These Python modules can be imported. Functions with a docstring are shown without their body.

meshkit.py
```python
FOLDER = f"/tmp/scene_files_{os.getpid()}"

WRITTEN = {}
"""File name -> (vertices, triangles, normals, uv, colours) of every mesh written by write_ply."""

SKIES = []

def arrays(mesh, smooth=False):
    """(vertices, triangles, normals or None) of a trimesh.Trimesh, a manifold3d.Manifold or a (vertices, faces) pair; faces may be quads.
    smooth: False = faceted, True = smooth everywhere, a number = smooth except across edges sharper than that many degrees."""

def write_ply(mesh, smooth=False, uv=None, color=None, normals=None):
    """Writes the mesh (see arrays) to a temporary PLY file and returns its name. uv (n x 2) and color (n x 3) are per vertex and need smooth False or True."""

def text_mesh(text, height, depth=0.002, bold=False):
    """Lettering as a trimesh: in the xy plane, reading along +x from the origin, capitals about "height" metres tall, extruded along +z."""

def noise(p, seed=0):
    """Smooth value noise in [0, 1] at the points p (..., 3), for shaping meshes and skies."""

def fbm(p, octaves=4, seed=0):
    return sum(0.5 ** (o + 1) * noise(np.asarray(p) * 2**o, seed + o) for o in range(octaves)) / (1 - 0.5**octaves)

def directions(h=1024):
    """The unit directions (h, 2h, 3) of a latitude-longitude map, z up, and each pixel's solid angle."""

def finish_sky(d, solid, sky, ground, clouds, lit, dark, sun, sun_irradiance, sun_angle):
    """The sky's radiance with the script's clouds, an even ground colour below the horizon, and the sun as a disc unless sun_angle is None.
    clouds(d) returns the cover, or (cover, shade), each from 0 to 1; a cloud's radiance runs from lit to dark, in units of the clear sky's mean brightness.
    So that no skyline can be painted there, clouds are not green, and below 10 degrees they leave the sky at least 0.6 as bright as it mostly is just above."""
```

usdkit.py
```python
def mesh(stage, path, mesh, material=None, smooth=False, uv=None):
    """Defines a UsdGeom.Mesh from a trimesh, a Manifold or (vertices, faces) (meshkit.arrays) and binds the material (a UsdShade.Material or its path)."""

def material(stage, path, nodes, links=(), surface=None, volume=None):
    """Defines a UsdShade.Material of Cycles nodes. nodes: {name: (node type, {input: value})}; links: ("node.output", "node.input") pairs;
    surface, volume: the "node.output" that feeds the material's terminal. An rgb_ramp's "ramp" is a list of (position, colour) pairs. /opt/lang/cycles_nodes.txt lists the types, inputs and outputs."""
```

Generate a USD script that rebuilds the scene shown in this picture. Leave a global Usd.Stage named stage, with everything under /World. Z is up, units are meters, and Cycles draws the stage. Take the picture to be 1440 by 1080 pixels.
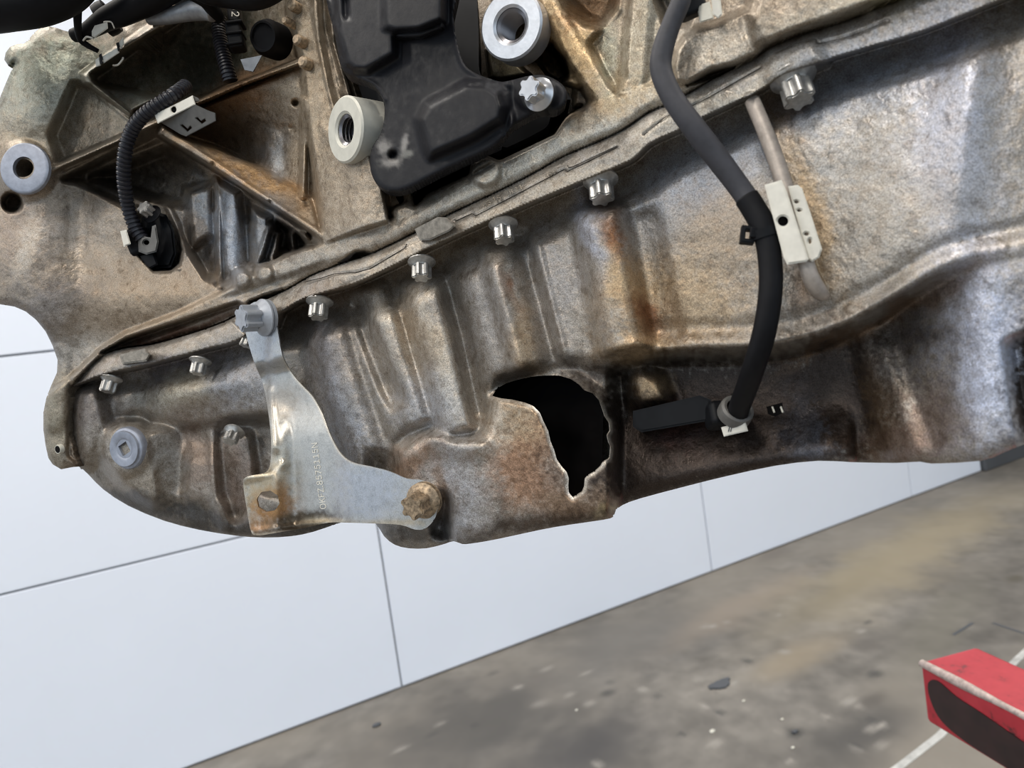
import math, random
import numpy as np, trimesh, manifold3d as m3, usdkit, meshkit
from pxr import Usd, UsdGeom, UsdLux, UsdShade, Gf, Sdf, Vt

stage = Usd.Stage.CreateInMemory()
UsdGeom.SetStageUpAxis(stage, UsdGeom.Tokens.z)
UsdGeom.SetStageMetersPerUnit(stage, 1.0)
UsdGeom.Xform.Define(stage, '/World'); UsdGeom.Scope.Define(stage, '/World/Looks')
stage.SetDefaultPrim(stage.GetPrimAtPath('/World'))

# ---------------------------------------------------------------- camera
F = 1040.0                                             # focal length in pixels of the 1440 px wide picture
def unit(v): v = np.asarray(v, float); return v / np.linalg.norm(v)
DOWN = unit((2630, 18460, 1040)); AX = np.array((1630, -290, 1040.)); AX = unit(AX - DOWN * (AX @ DOWN))
M = np.stack([AX, np.cross(-DOWN, AX), -DOWN])         # camera (right, down, forward) -> world; x runs along the wall
CAM_H = 1.25
EYE = np.array([0, 0, CAM_H])
cam = UsdGeom.Camera.Define(stage, '/World/camera')
cam.CreateHorizontalApertureAttr(36.0); cam.CreateVerticalApertureAttr(27.0); cam.CreateFocalLengthAttr(26.0)
cam.CreateFStopAttr(12.0); cam.CreateFocusDistanceAttr(0.44); cam.CreateClippingRangeAttr(Gf.Vec2f(0.02, 100))
m4 = np.eye(4); m4[0, :3] = M @ (1, 0, 0); m4[1, :3] = M @ (0, -1, 0); m4[2, :3] = M @ (0, 0, -1); m4[3, :3] = EYE
cam.AddTransformOp().Set(Gf.Matrix4d(m4.tolist()))
cam.CreateExposureAttr(-0.6)

# ---------------------------------------------------------------- light: daylight through the open gate, strip lamps on the ceiling
dome = UsdLux.DomeLight.Define(stage, '/World/daylight'); dome.CreateIntensityAttr(0.52); dome.CreateColorAttr(Gf.Vec3f(0.74, 0.87, 1.0))
LAMPS = [(-3.2, 1.3), (-3.2, -0.9), (-0.8, 1.6), (-0.8, -0.3), (1.6, 1.3), (1.6, -0.9), (4.2, 1.3), (4.2, -0.9)]
LAMP_Z = 3.30
for i, (lx, ly) in enumerate(LAMPS):
    l = UsdLux.RectLight.Define(stage, f'/World/strip_light_{i:03d}'); l.CreateWidthAttr(1.4); l.CreateHeightAttr(0.22)
    l.CreateIntensityAttr(56.0); l.CreateColorAttr(Gf.Vec3f(1.0, 0.95, 0.88)); l.AddTranslateOp().Set(Gf.Vec3d(lx, ly, LAMP_Z - 0.062))

# ---------------------------------------------------------------- helpers: prims
COUNT = {}
def numbered(path):
    n = COUNT.get(path, -1) + 1; COUNT[path] = n
    return path if n == 0 else f'{path}_{n:03d}'
def tag(p, label=None, cat=None, group=None, kind=None):
    p = p.GetPrim() if hasattr(p, 'GetPrim') else p
    for k, v in (('label', label), ('category', cat), ('group', group), ('kind', kind)):
        if v: p.SetCustomDataByKey(k, v)
    return p
ORIGIN = {}
def thing(name, label, cat, at=(0, 0, 0), group=None, kind=None):
    x = UsdGeom.Xform.Define(stage, numbered('/World/' + name)); at = np.asarray(at, float)
    x.AddTranslateOp().Set(Gf.Vec3d(*at.tolist())); ORIGIN[str(x.GetPath())] = at
    tag(x, label, cat, group, kind)
    return str(x.GetPath())
def part(parent, name, mesh, mat, smooth=30, tint=None, label=None):
    """One mesh under a thing or part (or at top level with parent None); vertices are given in world coordinates."""
    path = numbered((parent or '/World') + '/' + name)
    root = '/'.join(path.split('/')[:3])
    v, f, _ = meshkit.arrays(mesh)
    v = v - ORIGIN.get(root, np.zeros(3))
    if tint is not None: smooth = True
    p = usdkit.mesh(stage, path, (v, f), MAT[mat], smooth)
    if tint is not None:
        UsdGeom.PrimvarsAPI(p).CreatePrimvar('tint', Sdf.ValueTypeNames.Color3fArray, 'vertex').Set(Vt.Vec3fArray.FromNumpy(np.asarray(tint, np.float32)))
    if label: tag(p, label)
    return path
def prim(path): return stage.GetPrimAtPath(path)

# ---------------------------------------------------------------- materials
MAT = {}
def simple(name, col, rough=0.5, metal=0.0, var=0.12, scale=60, bump=0.0, bscale=600, spec=0.5, coat=0.0):
    """Plain paint, plastic or metal with a little uneven tone."""
    n = {'g': ('geometry', {}), 'n': ('noise_texture', {'scale': scale, 'detail': 4.0, 'roughness': 0.6}),
         'r': ('rgb_ramp', {'ramp': [(0.3, tuple(c * (1 - var) for c in col)), (0.7, tuple(min(1, c * (1 + var)) for c in col))]}),
         'p': ('principled_bsdf', {'roughness': rough, 'metallic': metal, 'specular_ior_level': spec, 'coat_weight': coat})}
    l = [('g.position', 'n.vector'), ('n.fac', 'r.fac'), ('r.color', 'p.base_color')]
    if bump:
        n['bn'] = ('noise_texture', {'scale': bscale, 'detail': 3.0}); n['b'] = ('bump', {'strength': bump, 'distance': 0.0006})
        l += [('g.position', 'bn.vector'), ('bn.fac', 'b.height'), ('b.normal', 'p.normal')]
    MAT[name] = usdkit.material(stage, '/World/Looks/' + name, n, l, 'p.BSDF')
def cast(name, metal, rough, bump=0.5, grain=1.0, spec=0.5):
    """Sand-cast aluminium: the mesh's own tint (dirt, oil, rust, and painted highlights and shade) broken up by grain, specks and pitting."""
    n = {'g': ('geometry', {}), 'a': ('attribute', {'attribute': 'tint'}),
         'n1': ('noise_texture', {'scale': 1500.0, 'detail': 2.0, 'roughness': 0.7}),
         'n2': ('noise_texture', {'scale': 170.0, 'detail': 5.0, 'roughness': 0.7}),
         'n3': ('noise_texture', {'scale': 420.0, 'detail': 3.0, 'roughness': 0.6}),
         'r1': ('rgb_ramp', {'ramp': [(0.30, (0.52, 0.50, 0.48)), (0.5, (1.0, 1.0, 1.0)), (0.72, (1.5, 1.5, 1.52))]}),
         'r2': ('rgb_ramp', {'ramp': [(0.30, (0.62, 0.55, 0.48)), (0.48, (1.0, 0.97, 0.93)), (0.72, (1.22, 1.25, 1.30))]}),
         'r3': ('rgb_ramp', {'ramp': [(0.27, (0.35, 0.31, 0.28)), (0.36, (1, 1, 1))]}),
         'm1': ('mix', {'mix_type': 'multiply', 'fac': 0.85 * grain}), 'm2': ('mix', {'mix_type': 'multiply', 'fac': 0.9 * grain}), 'm3': ('mix', {'mix_type': 'multiply', 'fac': 0.55 * grain}),
         'rr': ('map_range', {'from_min': 0.3, 'from_max': 0.7, 'to_min': rough - 0.10, 'to_max': rough + 0.14}),
         'b': ('bump', {'strength': bump, 'distance': 0.0005}),
         'p': ('principled_bsdf', {'metallic': metal, 'specular_ior_level': spec})}
    l = [('g.position', f'n{k}.vector') for k in (1, 2, 3)] + [(f'n{k}.fac', f'r{k}.fac') for k in (1, 2, 3)]
    l += [('a.color', 'm1.color1'), ('r1.color', 'm1.color2'), ('m1.color', 'm2.color1'), ('r2.color', 'm2.color2'), ('m2.color', 'm3.color1'), ('r3.color', 'm3.color2'),
          ('m3.color', 'p.base_color'), ('n2.fac', 'rr.value'), ('rr.result', 'p.roughness'), ('n3.fac', 'b.height'), ('b.normal', 'p.normal')]
    MAT[name] = usdkit.material(stage, '/World/Looks/' + name, n, l, 'p.BSDF')
cast('cast_aluminium', 0.58, 0.42, 0.7)
cast('sheet_steel', 0.65, 0.36, 0.12, 0.45)
cast('black_plastic', 0.0, 0.46, 0.15, 0.25, 0.22)
cast('concrete', 0.0, 0.75, 0.2, 0.3)
simple('machined', (0.62, 0.63, 0.66), 0.36, 0.75, 0.10, 200, 0.1)
simple('machined_cream', (0.66, 0.64, 0.56), 0.55, 0.25, 0.08, 160, 0.1)
simple('machined_blue', (0.34, 0.36, 0.42), 0.45, 0.55, 0.15, 200, 0.1)
simple('thread_steel', (0.22, 0.21, 0.22), 0.3, 0.9)
simple('bolt_steel', (0.46, 0.45, 0.43), 0.38, 0.7, 0.25, 400, 0.1)
simple('bolt_grey', (0.40, 0.42, 0.46), 0.5, 0.35, 0.12, 250, 0.1)
simple('bolt_bright', (0.62, 0.63, 0.66), 0.28, 0.85, 0.1, 200)
simple('bolt_rusty', (0.36, 0.27, 0.18), 0.5, 0.45, 0.6, 500, 0.2)
simple('rubber', (0.0045, 0.0045, 0.006), 0.6, 0.0, 0.25, 300, spec=0.2)
simple('conduit', (0.014, 0.014, 0.02), 0.38, 0.0, 0.2, 300)
simple('cable_sheath', (0.040, 0.040, 0.048), 0.62, 0.0, 0.2, 200)
simple('hard_black', (0.005, 0.0055, 0.007), 0.55, 0.0, 0.2, 200, spec=0.22)
simple('cream_plastic', (0.72, 0.69, 0.61), 0.5, 0.0, 0.08, 200)
simple('grey_plastic', (0.125, 0.12, 0.112), 0.5, 0.0, 0.15, 200)
simple('grey_metal', (0.33, 0.34, 0.36), 0.45, 0.5, 0.2, 200)
simple('oil_shade_black', (0.006, 0.005, 0.005), 0.75, 0.0, 0.3, 100, spec=0.1)  # near-black for the oily pan inside and for shade painted into holes
simple('wall_panel', (0.78, 0.83, 0.93), 0.42, 0.0, 0.02, 1.2)
simple('wall_joint', (0.30, 0.31, 0.33), 0.7)
simple('dark_grey', (0.075, 0.08, 0.088), 0.55, 0.0, 0.1, 3)
simple('ceiling_white', (0.60, 0.60, 0.60), 0.8)
simple('lamp_housing', (0.7, 0.7, 0.7), 0.5)
simple('tab_metal', (0.30, 0.265, 0.22), 0.42, 0.5, 0.35, 350, 0.2)
simple('cut_shadow', (0.05, 0.042, 0.035), 0.8, 0, .3, 200)
simple('rod_metal', (0.42, 0.365, 0.32), 0.5, 0.3, 0.2, 250, 0.2)
simple('yard', (0.09, 0.09, 0.09), 0.8)
simple('line_paint', (0.50, 0.50, 0.48), 0.7, 0.0, 0.25, 25)
simple('steel_post', (0.25, 0.25, 0.26), 0.4, 0.6)

# ---------------------------------------------------------------- helpers: the picture's rays, and relief meshes traced at a real distance
def ray(px, py): return M @ np.array([(px - 720) / F, (py - 540) / F, 1.0])
def on_floor(px, py, z=0.0): w = ray(px, py); return EYE + w * ((z - CAM_H) / w[2])
def dist(x):                                                            # the engine's side recedes to the far end, less so at the bell housing
    u = (np.asarray(x, float) - 280) / 110.0
    return 1.0 / (1.85 + 0.0017 * 110 * np.logaddexp(0, u))
def W(x, y, h):
    """A point of the engine: picture position x, y and height h towards the viewer, in picture units at that distance."""
    x, y, h = np.broadcast_arrays(np.asarray(x, float), np.asarray(y, float), np.asarray(h, float))
    d = dist(x) * (1 - h / F)
    return np.stack([(x - 720) / F * d, (y - 540) / F * d, d], -1) @ M.T + EYE
def unit_at(x): return float(dist(x)) / F                                 # metres per picture unit
CDIR = lambda v: M @ np.asarray(v, float)                                 # camera axes (right, down, forward) -> world

def spline(pts, n=8, closed=False):
    p = np.asarray(pts, float); q = np.vstack([p[-1:], p, p[:2]]) if closed else np.vstack([2 * p[:1] - p[1:2], p, 2 * p[-1:] - p[-2:-1]])
    t = np.linspace(0, 1, n, endpoint=False)[:, None]; out = []
    for i in range(len(q) - 3):
        a, b, c, d = q[i:i + 4]
        out.append(0.5 * (2 * b + (c - a) * t + (2 * a - 5 * b + 4 * c - d) * t**2 + (3 * b - a - 3 * c + d) * t**3))
    out = np.vstack(out)
    return out if closed else np.vstack([out, p[-1:]])
def seg_dist(X, Y, p, closed=False):
    """Distance to a polyline, the signed side (positive to the right of its run in picture axes) and the run 0..1."""
    p = np.asarray(p, float); a = p if closed else p[:-1]; b = np.roll(p, -1, 0) if closed else p[1:]
    best = np.full(X.shape, 1e9); side = np.zeros(X.shape); run = np.zeros(X.shape)
    L = np.hypot(*(b - a).T); cum = np.concatenate([[0], np.cumsum(L)]); tot = cum[-1]
    for i in range(len(a)):
        d = b[i] - a[i]; l2 = max(d @ d, 1e-9)
        u = ((X - a[i, 0]) * d[0] + (Y - a[i, 1]) * d[1]) / l2; t = np.clip(u, 0, 1)
        ex, ey = X - a[i, 0] - t * d[0], Y - a[i, 1] - t * d[1]
        q = ex * ex + ey * ey; k = q < best
        best = np.where(k, q, best); side = np.where(k, d[0] * (Y - a[i, 1]) - d[1] * (X - a[i, 0]), side); run = np.where(k, (cum[i] + t * L[i]) / tot, run)
    return np.sqrt(best), np.sign(side), run
def sdf(X, Y, p):
    p = np.asarray(p, float); inside = np.zeros(X.shape, bool); q = np.roll(p, -1, 0)
    for (x0, y0), (x1, y1) in zip(p, q):
        if y0 != y1: inside ^= ((y0 > Y) != (y1 > Y)) & (X < (x1 - x0) * (Y - y0) / (y1 - y0) + x0)
    d, _, _ = seg_dist(X, Y, p, True)
    return np.where(inside, -d, d)
def sstep(a, b, x): t = np.clip((x - a) / (b - a), 0, 1); return t * t * (3 - 2 * t)

class Field:
    """Heights over a picture-axis grid, built up from plates, ridges, steps and bosses."""
    def __init__(s, x0, x1, y0, y1, step, base):
        s.x = np.arange(x0, x1 + step, step); s.y = np.arange(y0, y1 + step, step); s.step = step
        s.X, s.Y = np.meshgrid(s.x, s.y); s.H = np.full(s.X.shape, float(base))
    def win(s, pts, pad):
        p = np.asarray(pts, float); (a, b), (c, d) = p.min(0) - pad, p.max(0) + pad
        return np.s_[max(0, np.searchsorted(s.y, b)):np.searchsorted(s.y, d), max(0, np.searchsorted(s.x, a)):np.searchsorted(s.x, c)]
    def plate(s, pts, h, soft=4, mode='set', amount=1.0):
        """Inside the polygon the height becomes h (a number or a function of X, Y), over an edge soft wide."""
        w = s.win(pts, soft + 2); X, Y = s.X[w], s.Y[w]
        if not X.size: return s
        k = amount * sstep(soft / 2, -soft / 2, sdf(X, Y, pts)); hv = h(X, Y) if callable(h) else h; H = s.H[w]
        new = {'set': lambda: hv, 'add': lambda: H + hv, 'max': lambda: np.maximum(H, hv), 'min': lambda: np.minimum(H, hv)}[mode]()
        s.H[w] = H + (new - H) * k
        return s
    def ridge(s, pts, amp, r, sharp=2.0, taper=0.0):
        """A round ridge (or groove) of height amp and half width r along a line; taper: the share of its length over which each end runs out."""
        w = s.win(pts, r + 2); X, Y = s.X[w], s.Y[w]
        if not X.size: return s
        d, _, t = seg_dist(X, Y, pts); k = np.clip(1 - (d / r) ** sharp, 0, 1)
        k = k * k * (3 - 2 * k) if sharp >= 2 else k
        if taper: k = k * sstep(0, taper, t) * sstep(0, taper, 1 - t)
        s.H[w] += amp * k
        return s
    def step_(s, pts, amp, soft, reach, fade=0.3):
        """A step along a line: the side to the right of its run rises by amp at the line and falls back over reach."""
        w = s.win(pts, reach + 2); X, Y = s.X[w], s.Y[w]
        if not X.size: return s
        d, sd, t = seg_dist(X, Y, pts); u = d * sd
        k = sstep(-soft / 2, soft / 2, u) * (1 - sstep(reach * 0.3, reach, d)) * (sstep(0, fade, t) * sstep(0, fade, 1 - t) if fade else 1)
        s.H[w] += amp * k
        return s
    def disc(s, cx, cy, rx, h, soft=4, ry=None, ang=0, mode='set'):
        t = np.linspace(0, 2 * math.pi, 40, endpoint=False); ry = ry or rx; c, q = math.cos(ang), math.sin(ang)
        return s.plate(np.stack([cx + rx * np.cos(t) * c - ry * np.sin(t) * q, cy + rx * np.cos(t) * q + ry * np.sin(t) * c], 1), h, soft, mode)
    def blob(s, cx, cy, rx, ry, amp, ang=0):
        """A broad smooth swelling or hollow."""
        c, q = math.cos(ang), math.sin(ang); u = ((s.X - cx) * c + (s.Y - cy) * q) / rx; v = (-(s.X - cx) * q + (s.Y - cy) * c) / ry
        s.H += amp * np.exp(-(u * u + v * v)); return s
    def smooth(s, r, mask=None):
        from scipy.ndimage import gaussian_filter
        g = gaussian_filter(s.H, r / s.step); s.H = g if mask is None else s.H + (g - s.H) * mask
        return s

def relief(field, outline, holes=(), thick=60, tint=None, hole_thick=None, round_edge=0, edge_drop=1.0, cap=0):
    """A solid of the field inside the outline: front face, rim and back face; the back runs straight away from the viewer by thick. Returns (mesh, tint, world centre)."""
    X, Y, H, st = field.X, field.Y, field.H.copy(), field.step
    sd0 = sdf(X, Y, outline); sd = sd0
    for hp in holes: sd = np.maximum(sd, -sdf(X, Y, hp))
    if round_edge:
        d = np.clip(-sd0, 0, round_edge); H -= edge_drop * (round_edge - np.sqrt(np.maximum(0, round_edge**2 - (round_edge - d) ** 2)))
    gy, gx = np.gradient(sd, st); g2 = np.maximum(gx * gx + gy * gy, 0.2)
    keep = sd < 0.62 * st; snap = keep & (sd > -0.62 * st)
    PX, PY = np.where(snap, X - sd * gx / g2, X), np.where(snap, Y - sd * gy / g2, Y)
    ny, nx = X.shape; idx = np.arange(ny * nx).reshape(ny, nx)
    a, b, c, d = idx[:-1, :-1].ravel(), idx[:-1, 1:].ravel(), idx[1:, 1:].ravel(), idx[1:, :-1].ravel()
    f = np.vstack([np.stack([a, c, b], 1), np.stack([a, d, c], 1)]); f = f[keep.ravel()[f].all(1)]
    used = np.unique(f); re = np.full(ny * nx, -1); re[used] = np.arange(len(used)); f = re[f]
    px, py, h = PX.ravel()[used], PY.ravel()[used], H.ravel()[used]
    e = np.sort(np.vstack([f[:, [0, 1]], f[:, [1, 2]], f[:, [2, 0]]]), 1); raw = np.vstack([f[:, [0, 1]], f[:, [1, 2]], f[:, [2, 0]]])
    key = e[:, 0].astype(np.int64) * len(used) + e[:, 1]; _, inv, cnt = np.unique(key, return_inverse=True, return_counts=True)
    be = raw[cnt[inv.ravel()] == 1]
    v = W(px, py, h); n = len(v); back = v + CDIR((0, 0, 1)) * (thick * dist(px) / F)[:, None]
    rb = back
    if hole_thick is not None:                       # thin broken edge round the holes: the rim there is only that deep
        nearh = np.min([np.abs(sdf(px, py, hp)) for hp in holes], 0) < 3
        rb = np.where(nearh[:, None], v + CDIR((0, 0, 1)) * (hole_thick * dist(px) / F)[:, None], back)
    bi = np.unique(be); rr = np.full(n, -1); rr[bi] = np.arange(len(bi)); m = len(bi)
    rim = np.vstack([np.stack([rr[be[:, 0]] + 2 * n, rr[be[:, 0]] + 2 * n + m, rr[be[:, 1]] + 2 * n + m], 1), np.stack([rr[be[:, 0]] + 2 * n, rr[be[:, 1]] + 2 * n + m, rr[be[:, 1]] + 2 * n], 1)])
    bf = np.zeros((0, 3), int) if cap else f[:, ::-1] + n
    if hole_thick is not None:                       # the back face stays only as the inner wall, shifted by the wall's thickness
        back = v + CDIR((0, 0, 1)) * (hole_thick * dist(px) / F)[:, None]
    if cap:                                          # thick castings: a coarse plate closes the back
        cx, cy = X[::cap, ::cap], Y[::cap, ::cap]; ck = (sd0[::cap, ::cap] < -8).ravel(); ci = np.arange(cx.size).reshape(cx.shape)
        a, b, c, d = ci[:-1, :-1].ravel(), ci[:-1, 1:].ravel(), ci[1:, 1:].ravel(), ci[1:, :-1].ravel(); cf = np.vstack([np.stack([a, b, c], 1), np.stack([a, c, d], 1)]); cf = cf[ck[cf].all(1)]
        back = W(cx.ravel(), cy.ravel(), -20) + CDIR((0, 0, 1)) * (thick * dist(cx.ravel()) / F)[:, None]; bf = cf + n; k = len(back) - n
        rim = rim + np.where(rim >= 2 * n, k, 0)
        V = np.vstack([v, back, v[bi], rb[bi]]); FF = np.vstack([f, bf, rim]); T = None
        if tint is not None:
            t = tint(px, py); T = np.clip(np.vstack([t, np.tile(t[:1], (len(back), 1)), t[bi], t[bi]]), 0, 1)
        return (V, FF), T
    V = np.vstack([v, back, v[bi], rb[bi]]); FF = np.vstack([f, bf, rim])
    T = None
    if tint is not None:
        t = tint(px, py); T = np.clip(np.vstack([t, t, t[bi], t[bi]]), 0, 1)
    return (V, FF), T
def tinter(base, blobs, seed=1, wob=26.0, mottle=0.25):
    """Colour of the casting's skin: a base, then stains, painted highlights and painted shade (x, y, rx, ry, degrees, colour, strength) with ragged edges."""
    base = np.asarray(base, float)
    def fn(x, y):
        p = np.stack([x / 55.0, y / 55.0, np.zeros_like(x)], -1)
        wx, wy = (meshkit.fbm(p, 4, seed) - 0.5) * 2 * wob, (meshkit.fbm(p, 4, seed + 7) - 0.5) * 2 * wob
        r = meshkit.fbm(p * 3.1, 4, seed + 13); fine = meshkit.fbm(p * 11.0, 3, seed + 19); c = base * (1 + mottle * (r - 0.5) * 2)[:, None]
        for bx, by, rx, ry, ang, col, k in blobs:
            a = math.radians(ang); dx, dy = x + wx - bx, y + wy - by
            u, w = (dx * math.cos(a) + dy * math.sin(a)) / rx, (-dx * math.sin(a) + dy * math.cos(a)) / ry
            m = k * np.clip(np.exp(-(u * u + w * w) ** 1.1) * 1.25 + (fine - .5) * 1.3 * np.exp(-(u * u + w * w) * .45), 0, 1)
            c = c + (np.asarray(col) - c) * np.clip(m, 0, 1)[:, None]
        return c
    return fn

# small solids in camera axes (right, down, forward), in picture units, set down on the engine at x, y, h
def frame(axis, spin=0.0):
    """3x3 with columns (u, v, w) in camera axes; w = axis."""
    w = unit(axis); u = unit(np.cross((0.13, 1.0, 0.0) if abs(w[1]) < 0.9 else (1, 0, 0), w)); v = np.cross(w, u)
    c, s = math.cos(spin), math.sin(spin)
    return np.stack([u * c + v * s, v * c - u * s, w], 1)
def setdown(mesh, x, y, h, R=np.eye(3), s=1.0):
    v, f, _ = meshkit.arrays(mesh); k = unit_at(x) * s
    vw = (v * k) @ (M @ R).T + W(x, y, h)
    if np.linalg.det(R) < 0: f = f[:, ::-1]
    return (vw, f)
def joined(*ms):
    vs, fs, o = [], [], 0
    for m in ms:
        v, f, _ = meshkit.arrays(m); vs.append(v); fs.append(f + o); o += len(v)
    return (np.vstack(vs), np.vstack(fs))
def lathe(prof, n=40):
    """Revolve (radius, height) pairs about the local third axis; a closed profile when it starts and ends at radius 0 or at the same point."""
    p = np.asarray(prof, float); t = np.linspace(0, 2 * math.pi, n, endpoint=False)
    v = np.stack([np.outer(np.cos(t), p[:, 0]), np.outer(np.sin(t), p[:, 0]), np.tile(p[:, 1], (n, 1))], -1).reshape(-1, 3); k = len(p); f = []
    for i in range(n):
        j = (i + 1) % n
        for a in range(k - 1): f += [(i * k + a, j * k + a, j * k + a + 1), (i * k + a, j * k + a + 1, i * k + a + 1)]
    return trimesh.Trimesh(v, f, process=True)
def rbox(sx, sy, sz, r):
    """Box with rounded edges, centred."""
    c = m3.Manifold.sphere(r, 12); pts = [c.translate((x * (sx / 2 - r), y * (sy / 2 - r), z * (sz / 2 - r))) for x in (-1, 1) for y in (-1, 1) for z in (-1, 1)]
    return m3.Manifold.batch_hull(pts)
def prism(pts, z0, z1, bevel=0.0, holes=()):
    cs = m3.CrossSection([np.asarray(pts, float)], m3.FillRule.EvenOdd)
    for h in holes: cs = cs - m3.CrossSection([np.asarray(h, float)], m3.FillRule.EvenOdd)
    if not bevel: return cs.extrude(z1 - z0).translate((0, 0, z0))
    b = bevel; out = cs.offset(-b, m3.JoinType.Round).extrude(z1 - z0)
    mid = cs.extrude(z1 - z0 - 2 * b).translate((0, 0, b))
    return (out + mid).translate((0, 0, z0))
def circ(cx, cy, rx, ry=None, n=28, ang=0):
    t = np.linspace(0, 2 * math.pi, n, endpoint=False); ry = ry or rx; c, s = math.cos(ang), math.sin(ang)
    return np.stack([cx + rx * np.cos(t) * c - ry * np.sin(t) * s, cy + rx * np.cos(t) * s + ry * np.sin(t) * c], 1)
def tube(pts, rad, n=14, ribs=0, rib=0.0, caps=True, sub=8):
    """Tube along world points (a spline); rad a number or one per control point in metres; ribs: corrugations over its length."""
    p = np.asarray(pts, float); k = len(p); r = np.broadcast_to(np.asarray(rad, float), (k,))
    q = spline(np.column_stack([p, r]), sub); c, r = q[:, :3], q[:, 3]
    if ribs:
        L = np.concatenate([[0], np.cumsum(np.linalg.norm(np.diff(c, axis=0), axis=1))]); s = np.linspace(0, L[-1], ribs * 6)
        c = np.stack([np.interp(s, L, c[:, i]) for i in range(3)], 1); r = np.interp(s, L, r) * (1 - rib * (np.arange(ribs * 6) % 6 < 2))
    t = np.gradient(c, axis=0); t /= np.linalg.norm(t, axis=1, keepdims=True)
    u = unit(np.cross(t[0], (0.3, 0.2, 1))); V = []
    for i in range(len(c)):
        u = unit(u - t[i] * (u @ t[i])); w = np.cross(t[i], u); a = np.linspace(0, 2 * math.pi, n, endpoint=False)
        V.append(c[i] + r[i] * (np.outer(np.cos(a), u) + np.outer(np.sin(a), w)))
    m = len(c); V = np.vstack(V + [c[:1], c[-1:]]); f = []
    for i in range(m - 1):
        for j in range(n):
            a, b = i * n + j, i * n + (j + 1) % n; f += [(a, b, b + n), (a, b + n, a + n)]
    if caps:
        for j in range(n): f += [(m * n, (j + 1) % n, j), (m * n + 1, (m - 1) * n + j, (m - 1) * n + (j + 1) % n)]
    return (V, np.asarray(f))
def path3(pts): return np.array([W(*p) for p in pts])
def slab(parent, name, pts, h, thick, mat, holes=(), bev=1.2, label=None, tilt=(0, 0)):
    """A flat plate traced in the picture, standing at height h and thick deep, tilted by (per x, per y)."""
    c = np.mean(np.asarray(pts, float), 0); m = prism(np.asarray(pts, float) - c, -thick, 0, bev, [np.asarray(q, float) - c for q in holes])
    v, f, _ = meshkit.arrays(m); hh = h + v[:, 2] + tilt[0] * v[:, 0] + tilt[1] * v[:, 1]
    return part(parent, name, (W(v[:, 0] + c[0], v[:, 1] + c[1], hh), f), mat, 30, label=label)
# ================================================================ the setting: wall of white panels, concrete floor, ceiling with lamps
SLOPE = math.atan(-0.055); WO = np.array([0, 2.71, 0.0]); WX = np.array([math.cos(SLOPE), math.sin(SLOPE), 0]); WN = np.array([math.sin(SLOPE), -math.cos(SLOPE), 0])   # the wall's run and its normal into the room
def wbox(x0, x1, z0, z1, d0, d1, r=0.0):
    """A box on the wall: from x0 to x1 along it, z0 to z1 up, d0 to d1 out from it."""
    b = rbox(x1 - x0, z1 - z0, d1 - d0, r) if r else m3.Manifold.cube((x1 - x0, z1 - z0, d1 - d0), True)
    v, f, _ = meshkit.arrays(b); v = v + ((x0 + x1) / 2, (z0 + z1) / 2, (d0 + d1) / 2)
    return (WO + v[:, :1] * WX + v[:, 1:2] * (0, 0, 1) + v[:, 2:] * WN, f[:, ::-1] if np.linalg.det(np.stack([WX, (0, 0, 1), WN])) < 0 else f)
wall = thing('wall_back', 'white panelled workshop wall behind the hanging engine', 'wall', kind='structure')
part(wall, 'backing', wbox(-4.2, 9.0, 0, 3.4, -0.20, -0.004), 'wall_joint', False)
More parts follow.
